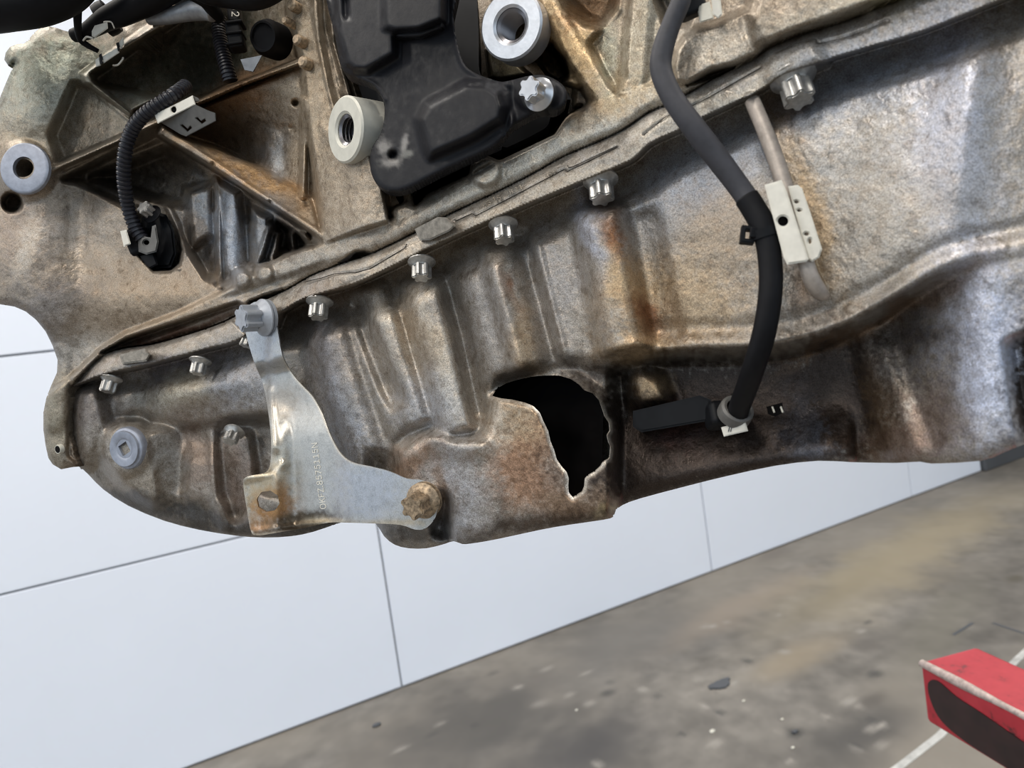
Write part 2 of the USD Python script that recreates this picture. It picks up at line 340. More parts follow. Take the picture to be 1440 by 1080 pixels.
XS = [-3.90, -2.27, -0.645, 0.985, 2.610, 4.240, 4.985]; ZS = [0.004, 0.716, 1.425, 2.13, 2.84, 3.38]
for i in range(len(XS) - 1):
    for j in range(len(ZS) - 1):
        part(wall, 'panel', wbox(XS[i] + .0035, XS[i + 1] - .0035, ZS[j] + .0035, ZS[j + 1] - .0035, -0.004, 0.006, 0.0025), 'wall_panel', 40)
part(None, 'door_1', joined(wbox(4.995, 8.2, 0.002, 2.9, -0.003, 0.035, 0.006), wbox(5.05, 8.15, 0.10, 0.13, 0.034, 0.04)), 'dark_grey', 30)
tag(prim('/World/door_1'), 'dark grey door at the end of the white wall', 'door', None, 'structure')
# ceiling and lamps
cl = part(None, 'ceiling', trimesh.creation.box(bounds=[(-4.2, -3.2, 3.40), (9.0, 3.2, 3.52)]), 'ceiling_white', False)
tag(prim(cl), 'plain pale workshop ceiling over the engine', 'ceiling', None, 'structure')
for i, (lx, ly) in enumerate(LAMPS):
    t = thing('ceiling_lamp', 'long ceiling strip lamp hanging high above the workshop floor', 'lamp', (lx, ly, LAMP_Z), 'strip lamps on the ceiling')
    part(t, 'housing', trimesh.creation.box(bounds=[(lx - .73, ly - .13, LAMP_Z - .055), (lx + .73, ly + .13, 3.40)]), 'lamp_housing', False)
wr = part(None, 'wall_right', trimesh.creation.box(bounds=[(8.9, -3.2, 0), (9.1, 3.2, 3.4)]), 'ceiling_white', False)
tag(prim(wr), 'pale wall at the far end of the workshop', 'wall', None, 'structure')
# floor
fx, fy = np.meshgrid(np.concatenate([np.arange(-4.2, 0, .06), np.arange(0, 4, .015), np.arange(4, 9.01, .05)]), np.concatenate([np.arange(-3.2, .4, .06), np.arange(.4, 2.95, .015)])); n_ = fx.shape
V = np.stack([fx.ravel(), fy.ravel(), np.zeros(fx.size)], 1); I = np.arange(fx.size).reshape(n_)
a, b, c, d = I[:-1, :-1].ravel(), I[:-1, 1:].ravel(), I[1:, 1:].ravel(), I[1:, :-1].ravel()
FT = np.vstack([np.stack([a, b, c], 1), np.stack([a, c, d], 1)])
base = np.array([0.172, 0.160, 0.143])[None] * np.ones((len(V), 1)); r1 = meshkit.fbm(V * 2.3, 5, 3); r2 = meshkit.fbm(V * 9.0 + 5, 4, 9); r3 = meshkit.fbm(V * 1.1 + 2, 4, 21)
base = base * (0.55 + 0.9 * r1)[:, None] * (0.65 + 0.70 * r2)[:, None]
r4 = meshkit.fbm(V * 24.0 + 3, 3, 77); base = base * (0.72 + 0.56 * r4)[:, None]
base = base + (np.array([0.25, 0.225, 0.19]) - base) * np.clip((r3 - 0.52) * 4, 0, 0.7)[:, None]
def floor_stain(px, py, rx, ry, ang, col, k, seed):
    """A spill or worn patch lying where the picture shows it on the floor; radii in metres."""
    global base
    c = on_floor(px, py); w = (np.stack([meshkit.fbm(V * 6, 4, seed), meshkit.fbm(V * 6, 4, seed + 5)], 1) - .5) * 0.5 * min(rx, ry) * 2.2
    dx, dy = V[:, 0] - c[0] + w[:, 0], V[:, 1] - c[1] + w[:, 1]; a_ = math.radians(ang)
    u, v = (dx * math.cos(a_) + dy * math.sin(a_)) / rx, (-dx * math.sin(a_) + dy * math.cos(a_)) / ry
    m = np.clip(k * np.exp(-(u * u + v * v) ** 1.5), 0, 1)[:, None]; base = base + (np.asarray(col) - base) * m
floor_stain(680, 1010, .45, .28, 10, (.060, .058, .057), .8, 31)
floor_stain(820, 1060, .26, .16, 0, (.055, .053, .055), .9, 32)
floor_stain(1190, 825, .40, .07, 8, (.10, .09, .07), .75, 33)
floor_stain(1210, 1030, .20, .10, 0, (.065, .062, .060), .85, 34)
floor_stain(900, 900, .40, .25, 10, (.125, .122, .118), .6, 35)
floor_stain(1330, 870, .5, .10, 12, (.16, .15, .12), .6, 36)
floor_stain(1050, 850, .50, .10, 5, (.30, .25, .20), .6, 37)
floor_stain(1290, 770, 1.1, .22, 5, (.33, .28, .19), .8, 38)
floor_stain(1120, 925, .22, .08, 0, (.30, .25, .18), .7, 39)
floor_stain(1225, 905, .05, .05, 0, (.10, .09, .08), .7, 41)
floor_stain(1090, 780, .10, .05, 0, (.14, .12, .11), .5, 42)
floor_stain(1425, 814, .06, .03, 0, (.10, .09, .07), .9, 43)
floor_stain(1118, 1032, .03, .018, 0, (.05, .05, .05), .9, 44)
floor_stain(1225, 983, .07, .03, 0, (.10, .09, .08), .8, 45)
rs = np.random.RandomState(12)
for k in range(46):
    floor_stain(rs.uniform(560, 1260), rs.uniform(860, 1075), rs.uniform(.010, .032), rs.uniform(.010, .024), 0, (.33, .31, .28) if k % 3 else (.05, .05, .05), rs.uniform(.4, .95), 50 + k)
fl = part(None, 'floor', (V, FT), 'concrete', True, np.clip(base, 0, 1)); tag(prim(fl), 'stained bare concrete workshop floor', 'floor', None, 'structure')
yd = part(None, 'ground', trimesh.creation.box(bounds=[(-40, -40, -.3), (40, 40, -.012)]), 'yard', False); tag(prim(yd), 'dark unseen ground added round the workshop to block sky light from below', 'ground', None, 'structure')  # added beyond the floor so undersides catch no sky light
def strip(pts, w, z=0.0015):
    p = np.array([on_floor(*q)[:2] for q in pts]); t = np.gradient(p, axis=0); t /= np.linalg.norm(t, axis=1, keepdims=True); nrm = np.stack([-t[:, 1], t[:, 0]], 1) * w / 2
    k = len(p); v = np.vstack([np.c_[p + nrm, np.full(k, z)], np.c_[p - nrm, np.full(k, z)], np.c_[p + nrm, np.full(k, 0)], np.c_[p - nrm, np.full(k, 0)]]); f = []
    for i in range(k - 1): f += [(i, k + i, k + i + 1), (i, k + i + 1, i + 1), (2 * k + i, i, i + 1), (2 * k + i, i + 1, 2 * k + i + 1), (k + i, 3 * k + i, 3 * k + i + 1), (k + i, 3 * k + i + 1, k + i + 1)]
    return (v, np.asarray(f))
fl2 = part(None, 'floor_marking', strip([(1205, 1120), (1264, 1079), (1321, 1035), (1431, 927), (1520, 845)], .022), 'line_paint'); tag(prim(fl2), 'worn pale line painted on the concrete, passing under the red arm', 'floor marking', None, 'structure')
for q, lab in (([(1340, 893), (1352, 886), (1368, 876)], 'short dark crack in the concrete just behind the red arm'), ([(1396, 876), (1420, 884), (1450, 894), (1500, 905)], 'dark joint line in the concrete running off behind the red arm')):
    p_ = part(None, 'floor_crack', strip(q, .012, .0008), 'dark_grey'); tag(prim(p_), lab, 'floor crack', None, 'structure')
# a flat black scrap on the floor
c = on_floor(1010, 965); rs = np.random.RandomState(4); t = np.linspace(0, 2 * math.pi, 26, endpoint=False)
rad = np.array([1 + .12 * math.sin(3 * q + .5) + .1 * rs.uniform(-1, 1) for q in t]); sc = np.stack([c[0] + .044 * np.cos(t) * rad + .01, c[1] + .025 * np.sin(t) * rad], 1)
sc[1] += (.008, .004); ms = prism(sc, 0.0005, 0.006, 0.0015)
s_ = part(None, 'rubber_scrap', ms, 'dark_grey'); tag(prim(s_), 'flat black oval scrap lying alone on the concrete floor', 'scrap')
for k, (px, py, r, lab) in enumerate([(530, 1021, .012, 'small black crumb on the floor close to the white wall'), (1118, 1030, .009, 'small dark lump on the floor between the black scrap and red arm')]):
    c = on_floor(px, py); m = trimesh.creation.icosphere(2, r); m.vertices = m.vertices * (1.3, .8, .5) * (1 + .35 * (meshkit.noise(m.vertices * 160, 3 + k) - .5))[:, None] + c + (0, 0, r * .4)
    s_ = part(None, 'dirt_crumb', m, 'dark_grey'); tag(prim(s_), lab, 'dirt')
for k, (px, py, s, lab) in enumerate([(1002, 1029, .008, 'largest pale chip on the concrete floor below the black scrap'), (1046, 986, .005, 'tiny pale chip on the floor just under the black scrap'), (1100, 1012, .005, 'pale speck on the floor left of the red arm'),
                                      (811, 999, .005, 'pale speck on the dark floor stain nearest the white wall'), (1115, 1052, .005, 'pale chip on the floor at the lower edge beside the dark lump')]):
    c = on_floor(px, py); m = trimesh.creation.icosphere(1, s); m.vertices = m.vertices * (1.2, .8, .5) * (1 + .5 * (meshkit.noise(m.vertices * 260, 9 + k) - .5))[:, None] + c + (0, 0, s * .35)
    s_ = part(None, 'concrete_chip', m, 'machined_cream'); tag(prim(s_), lab, 'chip', 'pale chips on the floor')
# ================================================================ the engine's castings
SEAM = spline([(100, 543), (112, 530), (128, 512), (146, 498), (175, 489), (212, 484), (250, 474), (300, 458), (335, 442), (348, 430), (372, 421), (400, 408), (427, 393), (440, 386), (480, 370), (520, 357), (582, 327), (627, 303), (695, 271),
               (750, 243), (795, 218), (870, 185), (912, 157), (942, 145), (965, 132), (1000, 112), (1030, 97), (1065, 78), (1080, 66), (1117, 51), (1192, 28), (1240, 6), (1300, -20), (1400, -60), (1500, -100)], 3)
LOW = spline([(100, 546), (150, 528), (215, 513), (290, 493), (335, 481), (362, 462), (397, 441), (432, 421), (500, 401), (570, 368), (620, 343), (745, 288), (870, 236), (895, 223), (917, 203), (965, 181), (992, 166), (1052, 138),
              (1080, 123), (1100, 108), (1147, 91), (1240, 63), (1300, 45), (1400, 5), (1500, -35)], 3)
PAN_LOW = spline([(1500, 606), (1440, 625), (1410, 637), (1380, 648), (1310, 652), (1297, 649), (1260, 651), (1200, 650), (1150, 648), (1090, 655), (1020, 670), (960, 685), (900, 701), (876, 710), (866, 718), (862, 727), (848, 731), (800, 738),
                  (760, 745), (700, 758), (665, 764), (650, 765), (638, 761), (625, 765), (600, 771), (575, 771), (555, 766), (540, 754), (528, 736), (505, 728), (470, 738), (440, 748), (410, 754), (370, 756), (330, 753), (280, 745), (230, 732), (180, 711), (145, 688), (125, 668), (108, 652)], 2)
PAN = np.vstack([SEAM + (0, 1.2), PAN_LOW, [(114, 660), (110, 640), (103, 610), (101, 580), (103, 560)]])
# the hole broken through the sump, with a ragged edge
HOLE = np.array([(692, 557), (699, 546), (712, 539), (728, 534), (746, 530), (766, 528), (786, 528), (803, 533), (815, 541), (822, 549), (834, 553), (843, 563), (848, 577), (851, 586), (857, 595), (858, 606), (854, 612), (856, 622), (859, 628), (858, 640), (856, 646), (849, 649),
                 (845, 656), (836, 664), (827, 669), (823, 674), (822, 685), (819, 692), (811, 697), (806, 700), (800, 693), (799, 683), (800, 673), (797, 664), (790, 656), (783, 646), (779, 632), (774, 620), (771, 606), (765, 594), (759, 580), (750, 571), (738, 566), (720, 562), (704, 560)], float)
P = Field(60, 1500, -110, 790, 2.0, -58)
X, Y = P.X, P.Y
# far round part: bell housing half of the sump
P.plate([(60, 480), (395, 430), (420, 520), (520, 600), (545, 790), (60, 790)], -58, 50)
P.plate([(90, 540), (150, 528), (156, 600), (136, 640), (110, 664), (90, 640)], -50, 26); P.blob(275, 550, 60, 26, 26, -.2); P.blob(350, 540, 45, 60, 16); P.blob(120, 580, 30, 50, -14); P.blob(200, 560, 14, 40, -12, .3)
P.step_([(140, 606), (165, 588), (200, 582), (226, 590), (262, 600), (300, 596), (345, 585), (400, 584)], -22, 12, 60, .1)
P.plate([(138, 640), (146, 606), (170, 592), (198, 594), (212, 612), (216, 640), (224, 676), (228, 705), (216, 712), (196, 702), (166, 680)], -26, 14)
P.plate([(206, 604), (226, 600), (250, 604), (259, 650), (258, 692), (228, 708)], lambda x, y: -30 - (x - 214) * 1.05, 10)
P.disc(177, 633, 33, -16, 8, 36)
P.plate([(306, 606), (330, 592), (420, 590), (430, 700), (372, 690), (352, 668), (340, 700), (310, 694)], -122, 12)
P.plate([(303, 612), (316, 604), (352, 606), (360, 660), (350, 720), (330, 735), (310, 700)], -92, 12)
P.ridge([(300, 610), (303, 650), (312, 720), (318, 745)], 10, 10)
P.step_([(175, 712), (215, 712), (262, 700), (330, 722), (400, 735)], -14, 16, 70, .1)
# middle: ribs running down the sump's side
P.ridge([(452, 440), (478, 530), (512, 640), (530, 720)], 26, 34, taper=.05); P.ridge([(495, 430), (530, 540), (556, 610)], 14, 12)
P.ridge([(498, 412), (520, 480), (545, 540), (566, 580)], -28, 17, taper=.12)
P.ridge([(518, 396), (545, 480), (572, 560), (588, 606)], 34, 30, taper=.06)
P.ridge([(588, 385), (612, 480), (634, 570), (646, 616)], 44, 36, taper=.05)
P.ridge([(627, 385), (653, 480), (669, 560), (678, 604)], -26, 15, taper=.1)
P.plate([(640, 350), (690, 330), (740, 520), (690, 535)], lambda x, y: -40, 26)
P.ridge([(700, 340), (716, 410), (736, 480), (750, 530)], 34, 34, taper=.06)
P.step_([(746, 318), (758, 370), (776, 440), (794, 512)], -18, 5, 60, .05); P.ridge([(746, 318), (758, 370), (776, 440), (794, 512)], 14, 9, taper=.08)
P.ridge([(838, 285), (852, 350), (866, 430), (880, 500)], 50, 46, taper=.05)
P.ridge([(900, 285), (914, 350), (930, 440), (945, 500)], -12, 30, taper=.12)
# the lower box of the sump, standing out below the ribs
BOX = [(566, 640), (580, 616), (612, 606), (642, 618), (676, 616), (690, 585), (698, 552), (760, 560), (800, 540), (850, 545), (864, 600), (866, 800), (530, 800), (548, 740), (560, 690)]
P.plate(BOX, lambda x, y: -20 - 26 * sstep(770, 866, x) * 0 + 6 * np.sin((x - 560) / 42.0), 14)
P.plate([(640, 620), (690, 618), (706, 700), (700, 790), (640, 790), (630, 700)], -8, 22, amount=.9)
P.plate([(520, 640), (560, 640), (556, 790), (500, 790)], -80, 22)
P.plate([(610, 690), (628, 700), (634, 770), (606, 766)], -92, 10)
P.plate([(536, 720), (600, 750), (634, 758), (622, 790), (520, 790)], -46, 12)
P.disc(592, 706, 30, -4, 10)
P.plate([(560, 632), (578, 622), (600, 640), (610, 690), (566, 680)], -12, 10)
P.step_([(530, 646), (566, 630), (600, 606), (642, 616), (690, 612)], 12, 9, 40, .1)
# the wall curls in above the hole
P.plate([(690, 552), (700, 536), (748, 520), (800, 508), (845, 512), (872, 520), (900, 560), (880, 600), (850, 590), (846, 560), (812, 530), (760, 524)], -86, 22)
# deep undercut under the large bulge at the near end
LIP = spline([(862, 522), (884, 512), (930, 502), (980, 500), (1060, 498), (1120, 489), (1180, 470), (1250, 434), (1310, 396), (1360, 374), (1440, 357), (1510, 346)], 4)
UNDER = np.vstack([LIP, [(1510, 800), (860, 800), (866, 700), (864, 600)]])
near = sstep(860, 1000, X) * (Y < 520)
P.H += 34 * sstep(880, 1180, X) * sstep(90, 330, Y + (X - 900) * .35) * (Y < 560)
P.blob(1355, 180, 34, 190, 20, .12); P.blob(1185, 230, 60, 160, -10, .1); P.blob(1290, 330, 90, 90, 10)
P.ridge(LIP - (0, 34), -5, 20, taper=.12); P.ridge(LIP - (0, 12), 12, 24, taper=.08)
P.ridge((LOW + (0, 6))[LOW[:, 0] > 400], -36, 56); P.ridge((LOW + (0, 4))[LOW[:, 0] <= 420], -16, 30)
P.plate([(84, 548), (140, 540), (152, 600), (136, 640), (110, 668), (84, 650)], -24, 26)
def under(x, y):
    z = -170 + 50 * sstep(560, 680, y) * (x < 1200) + 160 * sstep(1190, 1400, x)
    z = z + 26 * sstep(1185, 1215, x - (y - 480) * .30) - 30 * sstep(1230, 1268, x - (y - 480) * .34)
    return z + 16 * np.exp(-((x - 1160) / 26) ** 2) * sstep(560, 620, y)
P.plate(UNDER, under, 22)
P.plate([(882, 524), (900, 514), (930, 530), (944, 566), (900, 576), (886, 560)], -110, 20)
P.plate([(1416, 486), (1428, 478), (1510, 456), (1510, 700), (1452, 700), (1432, 590)], -205, 4)
P.ridge([(1300, 566), (1330, 550), (1350, 545)], 3, 4)
P.smooth(4.2)
dh = np.abs(sdf(P.X, P.Y, HOLE)); P.H -= 1.1 * np.clip(6.5 - dh, 0, 6.5)
# the flange with its cast number strip, cut lines and locating tabs
FL = np.vstack([SEAM - (0, 3), LOW[::-1]])
P.plate(FL, lambda x, y: -4 + 6 * sstep(300, 430, x), 4)
S2 = [(430, 396), (452, 391), (470, 385), (500, 383), (520, 378), (569, 349), (572, 343), (586, 338), (640, 311), (664, 300), (668, 303), (672, 302), (780, 245), (793, 238), (798, 241), (868, 207), (905, 186)]
for a, b in ((0, 6), (6, 9), (8, 16)):
    P.ridge(np.array(S2[a:b]), -4, 2.6, 1.2)
P.ridge([(905, 190), (940, 162), (985, 143), (1040, 112), (1070, 95)], -4, 2.6, 1.2); P.ridge([(1090, 75), (1118, 62), (1146, 55), (1152, 61), (1200, 49), (1250, 28)], -4, 2.6, 1.2)
P.step_(spline([(372, 450), (400, 442), (440, 425), (470, 408), (520, 380), (572, 352)], 4), -2, 3, 14, .2)
P.plate([(1080, 62), (1140, 44), (1160, 86), (1100, 110), (1078, 112)], lambda x, y: 8 + (x - 1080) * .10, 26, amount=.9)
P.plate([(330, 452), (398, 441), (392, 458), (350, 474)], -14, 8)
P.ridge([(1058, 140), (1078, 190), (1100, 250), (1122, 320), (1140, 385), (1152, 408)], 14, 13, 2.0)
nz = np.stack([X / 7, Y / 7, 0 * X], -1); P.H += 1.1 * (meshkit.fbm(nz, 3, 5) - .5) + 5 * (meshkit.fbm(nz / 7, 3, 15) - .5)
GREY, BLUE, TAN, RUST, BROWN, OIL_SHADE, PALE = (.36, .335, .30), (.34, .37, .43), (.42, .31, .19), (.20, .095, .045), (.20, .13, .08), (.045, .033, .027), (.52, .48, .42)  # PALE also paints crest highlights; the oil tone also paints recess shade
pan_tint0 = tinter((.315, .288, .255), [(545, 450, 11, 70, -17, PALE, .9), (612, 480, 16, 100, -13, PALE, .9), (466, 510, 15, 80, -15, (.42, .45, .52), 1.0), (720, 420, 12, 80, -14, PALE, .7),  # these pale and blue-grey patches paint highlights along the rib crests
    (1180, 230, 230, 170, 0, (.40, .385, .365), .7), (1000, 230, 110, 60, -25, BLUE, .8), (1180, 120, 130, 50, -22, BLUE, .8), (1340, 200, 60, 190, 0, (.44, .46, .54), .8), (1240, 330, 160, 90, -15, (.36, .33, .29), .6),  # blue patches paint a cool sheen on the near end
    (960, 420, 90, 60, 0, TAN, .75), (1010, 330, 70, 60, 0, (.40, .31, .22), .6), (1100, 200, 22, 90, -18, TAN, .6), (1150, 330, 18, 90, -14, TAN, .8), (1130, 410, 24, 30, 0, BROWN, .6),
    (870, 340, 16, 46, -15, RUST, 1.0), (850, 290, 18, 20, 0, OIL_SHADE, .8), (886, 420, 30, 56, -20, TAN, 1.0), (902, 454, 20, 30, -25, RUST, 1.0), (895, 490, 50, 22, 0, TAN, .9), (832, 320, 13, 60, -12, (.46, .48, .55), .8), (720, 420, 10, 50, -15, RUST, .6), (724, 400, 6, 10, 0, RUST, .9),  # the blue-white patch paints the lit left side of the streaked rib
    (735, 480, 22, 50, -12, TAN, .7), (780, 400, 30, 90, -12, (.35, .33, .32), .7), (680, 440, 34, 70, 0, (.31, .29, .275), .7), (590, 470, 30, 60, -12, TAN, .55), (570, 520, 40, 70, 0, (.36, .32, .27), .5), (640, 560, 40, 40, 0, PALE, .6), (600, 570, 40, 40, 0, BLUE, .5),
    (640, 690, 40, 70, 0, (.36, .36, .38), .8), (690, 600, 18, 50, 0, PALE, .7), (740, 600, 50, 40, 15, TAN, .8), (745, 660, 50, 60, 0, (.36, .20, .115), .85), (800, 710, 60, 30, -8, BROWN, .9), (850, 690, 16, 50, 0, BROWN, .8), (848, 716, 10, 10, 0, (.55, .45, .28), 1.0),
    (760, 735, 120, 12, -9, OIL_SHADE, .7), (580, 655, 26, 24, 0, (.40, .25, .16), .7), (620, 690, 10, 40, 0, BROWN, .7), (580, 755, 50, 20, 0, (.12, .11, .10), .9),
    (1010, 620, 170, 60, -6, OIL_SHADE, 2.2), (1040, 560, 170, 42, -4, OIL_SHADE, 2.2), (900, 640, 36, 80, 0, OIL_SHADE, 2.2), (960, 600, 40, 26, 0, (.10, .045, .04), .6), (912, 545, 26, 20, 0, TAN, 1.0), (1150, 610, 40, 50, 0, (.12, .13, .16), .8), (1225, 570, 34, 70, -14, (.17, .11, .06), .9), (1180, 560, 40, 80, 0, OIL_SHADE, 1.5), (1260, 620, 60, 30, 0, (.12, .075, .05), .8), (1270, 470, 60, 60, 0, (.10, .085, .075), .8),  # dark patches: oily skin, deepened as painted shade under the bulge
    (1390, 500, 60, 130, -6, (.50, .54, .66), .95), (1310, 600, 40, 50, 0, (.20, .14, .11), .6), (1100, 505, 240, 14, -8, OIL_SHADE, .7), (1250, 445, 140, 14, -28, BROWN, .7), (840, 520, 50, 16, 0, OIL_SHADE, .8), (720, 530, 40, 14, -10, OIL_SHADE, .5),  # paints the bright blue edge, and shade on the curl above the hole
    (260, 550, 50, 26, 0, (.42, .38, .30), .8), (130, 570, 40, 40, 0, (.20, .175, .165), .8), (330, 530, 40, 50, 0, (.29, .30, .33), .8), (270, 640, 40, 60, 0, (.22, .16, .125), .7), (235, 650, 22, 50, 0, (.30, .29, .27), .8), (190, 680, 50, 30, 25, (.27, .23, .18), .7), (300, 735, 140, 18, 8, (.085, .08, .075), 1.0), (430, 740, 90, 20, 0, (.07, .065, .06), 1.0), (180, 712, 60, 12, 28, (.11, .105, .10), .9), (340, 660, 30, 60, 0, (.22, .16, .13), .6), (260, 505, 70, 14, -14, (.17, .16, .18), .8),
    (480, 560, 34, 120, -12, (.30, .31, .34), .7), (470, 490, 40, 50, 0, (.24, .20, .165), .6), (600, 370, 30, 14, 0, OIL_SHADE, .6), (610, 350, 40, 12, -24, TAN, .6), (700, 306, 260, 22, -25, (.42, .375, .315), .9), (1000, 150, 120, 20, -26, (.36, .34, .29), .6), (460, 420, 70, 14, -24, (.30, .23, .17), .6), (1120, 140, 40, 20, 0, BROWN, .6), (1484, 545, 44, 76, 0, OIL_SHADE, 3.5)], 5)  # the last patch paints the corner recess dark as shade
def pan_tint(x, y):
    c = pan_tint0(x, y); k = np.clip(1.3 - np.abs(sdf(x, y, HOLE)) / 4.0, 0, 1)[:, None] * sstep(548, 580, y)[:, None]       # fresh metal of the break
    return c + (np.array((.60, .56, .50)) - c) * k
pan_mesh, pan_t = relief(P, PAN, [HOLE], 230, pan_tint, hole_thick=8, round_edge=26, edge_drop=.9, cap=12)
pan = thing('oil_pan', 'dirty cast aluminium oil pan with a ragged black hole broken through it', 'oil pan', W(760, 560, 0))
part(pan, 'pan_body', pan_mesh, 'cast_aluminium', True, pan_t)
# oily inside of the sump, painted black as the shade within the hole
B_ = Field(640, 900, 480, 740, 10, -180)
inner, _ = relief(B_, [(660, 500), (850, 500), (846, 704), (660, 716)], [], 60)
part(pan, 'oily_shade_wall', inner, 'oil_shade_black', True, label='oily inner wall of the pan, blackened as shade inside the hole')

slab(pan, 'locating_tab', [(583, 322), (616, 305), (628, 306), (641, 317), (632, 325), (604, 338), (590, 338)], 24, 20, 'tab_metal', (), 2, 'worn locating tab with rust beside it', (0, -.25))
slab(pan, 'locating_tab', [(168, 499), (203, 490), (212, 498), (206, 508), (172, 512)], 14, 24, 'tab_metal', (), 2)
for q in (S2[0:7], S2[8:16], [(905, 190), (924, 174), (940, 162), (985, 143), (1040, 112), (1070, 95)], [(1090, 75), (1118, 62), (1146, 55), (1152, 61), (1200, 49), (1250, 28)], [(798, 232), (806, 234), (868, 205)]):
    q = spline(q, 3) if len(q) < 7 else np.repeat(np.asarray(q, float), 1, 0)
    k = np.clip(np.round((q[:, 1] - P.y[0]) / 2).astype(int), 0, len(P.y) - 1), np.clip(np.round((q[:, 0] - P.x[0]) / 2).astype(int), 0, len(P.x) - 1)
    part(pan, 'cut_shade_line', tube(W(q[:, 0], q[:, 1], P.H[k] + .1), .55 * unit_at(q[0, 0]), 6, sub=1), 'cut_shadow', True, label='thin dark line added as the shade of a flange cut')  # dark bead standing in for the shade in a cut
# ---------------------------------------------------------------- crankcase above the seam
BLK_OUT = np.vstack([[(-40, 421), (0, 428), (20, 431), (36, 438), (51, 450), (64, 466), (74, 486), (81, 506), (80, 524), (72, 542), (65, 560), (61, 580), (61, 604), (64, 626), (68, 644), (74, 653), (86, 660), (100, 657), (113, 656), (106, 640), (99, 610), (97, 580), (99, 556)],
                     SEAM - (0, 1.2), [(1500, -150), (185, -150), (186, 20), (176, 36), (150, 34), (134, 38), (122, 44), (112, 46), (100, 45), (90, 43), (79, 39), (68, 37), (57, 39), (48, 46), (40, 56), (34, 61), (24, 62), (14, 66), (8, 74), (6, 84), (12, 93), (21, 88),
                                     (12, 108), (2, 132), (-12, 168), (-40, 250)]])
K = Field(-50, 1500, -160, 670, 2.0, -30)
X, Y = K.X, K.Y
# the big rear face is a hollow body; start with the far left shell
K.plate([(-60, 30), (130, 30), (140, 110), (95, 230), (110, 300), (130, 480), (-60, 480)], lambda x, y: -10 - .0035 * (x - 40) ** 2, 60)
K.blob(60, 150, 60, 60, 18); K.blob(25, 380, 60, 60, 10); K.blob(200, 420, 120, 40, 16); K.blob(110, 300, 30, 60, -10)
# pockets between the webs
K.plate([(122, 112), (225, 40), (260, 20), (300, -160), (480, -160), (430, 60), (425, 88), (232, 168), (190, 168)], lambda x, y: -160 + 50 * sstep(270, 120, x), 12)      # upper pocket, in the dark
K.plate([(104, 118), (120, 118), (184, 166), (218, 176), (90, 236), (72, 190)], lambda x, y: -40, 18)
K.plate([(126, 116), (186, 160), (228, 138), (180, 128)], lambda x, y: -62 - (y - 112) * -.4, 8)
K.plate([(228, 176), (424, 92), (434, 200), (452, 332), (330, 254)], lambda x, y: -24 - 120 * sstep(-10, 100, (y - 172 + (x - 228) * .43)) * sstep(452, 250, x + 0 * y) - 30 * sstep(120, 200, y), 8)   # the triangle's upper pocket
K.plate([(236, 190), (330, 246), (448, 322), (436, 345), (400, 352), (330, 376), (290, 390), (232, 300), (180, 292), (110, 256), (90, 252), (220, 186)], lambda x, y: -90 - 50 * sstep(210, 330, x), 12)
K.plate([(130, 250), (232, 210), (330, 268), (320, 300), (220, 280)], -140, 20)
K.plate([(286, 290), (440, 340), (446, 356), (330, 378), (296, 392)], -120, 14)
K.plate([(262, 268), (300, 258), (300, 330), (270, 350)], lambda x, y: -104 + (300 - x) * .5, 16)
K.plate([(306, 256), (336, 270), (350, 392), (306, 400)], lambda x, y: -84 - .012 * (x - 322) ** 2 * 4, 12); K.ridge([(304, 252), (307, 330), (309, 402)], 22, 5)
K.plate([(354, 292), (380, 306), (372, 362), (358, 384)], lambda x, y: -90, 12)
K.plate([(390, 314), (444, 346), (436, 354), (392, 352)], -180, 8)
for pts, a, r in (([(362, 368), (372, 344), (380, 320)], 26, 5), ([(382, 362), (388, 346), (393, 330)], 50, 5), ([(428, 330), (434, 344), (438, 352)], 40, 6), ([(410, 330), (412, 350)], 46, 6)):
    K.ridge(pts, a, r)
R2Y = lambda x: 184 + (x - 224) * .655
K.plate([(236, 186), (300, 206), (380, 242), (438, 280), (452, 330), (380, 283), (300, 231)], lambda x, y: 4 - np.clip(R2Y(x) - y, 0, 60) * 1.15, 7)
K.plate([(374, 180), (400, 178), (404, 240), (378, 244)], -80, 16); K.ridge([(428, 140), (428, 200), (426, 276)], 26, 6)
K.disc(410, 181, 4, -70, 4); K.disc(416, 145, 4, -60, 4)
# webs: thin plates standing out to the casting's face
def web(pts, top, w, dip=0): K.plate(np.vstack([np.asarray(pts) + off for off in [0]]), top, w)
def bar(a, b, wa, wb, ha, hb, soft=4):
    a, b = np.asarray(a, float), np.asarray(b, float); t = unit(b - a); n = np.array([-t[1], t[0]]); L = np.hypot(*(b - a))
    K.plate([a + n * wa, b + n * wb, b - n * wb, a - n * wa], lambda x, y: ha + (hb - ha) * np.clip(((x - a[0]) * t[0] + (y - a[1]) * t[1]) / L, 0, 1), soft)
bar((70, 240), (170, 196), 4, 3.5, -4, 4); bar((170, 196), (228, 168), 3.5, 5, 4, 6); bar((270, 148), (340, 118), 4, 4, 6, 4); bar((228, 168), (280, 143), 5, 4, 6, 6); bar((340, 118), (426, 86), 4, 3.5, 4, 0)
bar((224, 182), (300, 230), 8, 6, 6, 4); bar((300, 230), (380, 284), 6, 4.5, 4, 2); bar((380, 284), (456, 334), 4.5, 5, 2, 0)
bar((116, 108), (172, 68), 4, 4, -6, -6); bar((172, 68), (228, 32), 4, 7, -6, -10); bar((225, 36), (262, 12), 8, 6, -12, -16)
bar((122, 112), (186, 162), 4, 3, -6, -14)
K.disc(124, 112, 8, -2, 8)
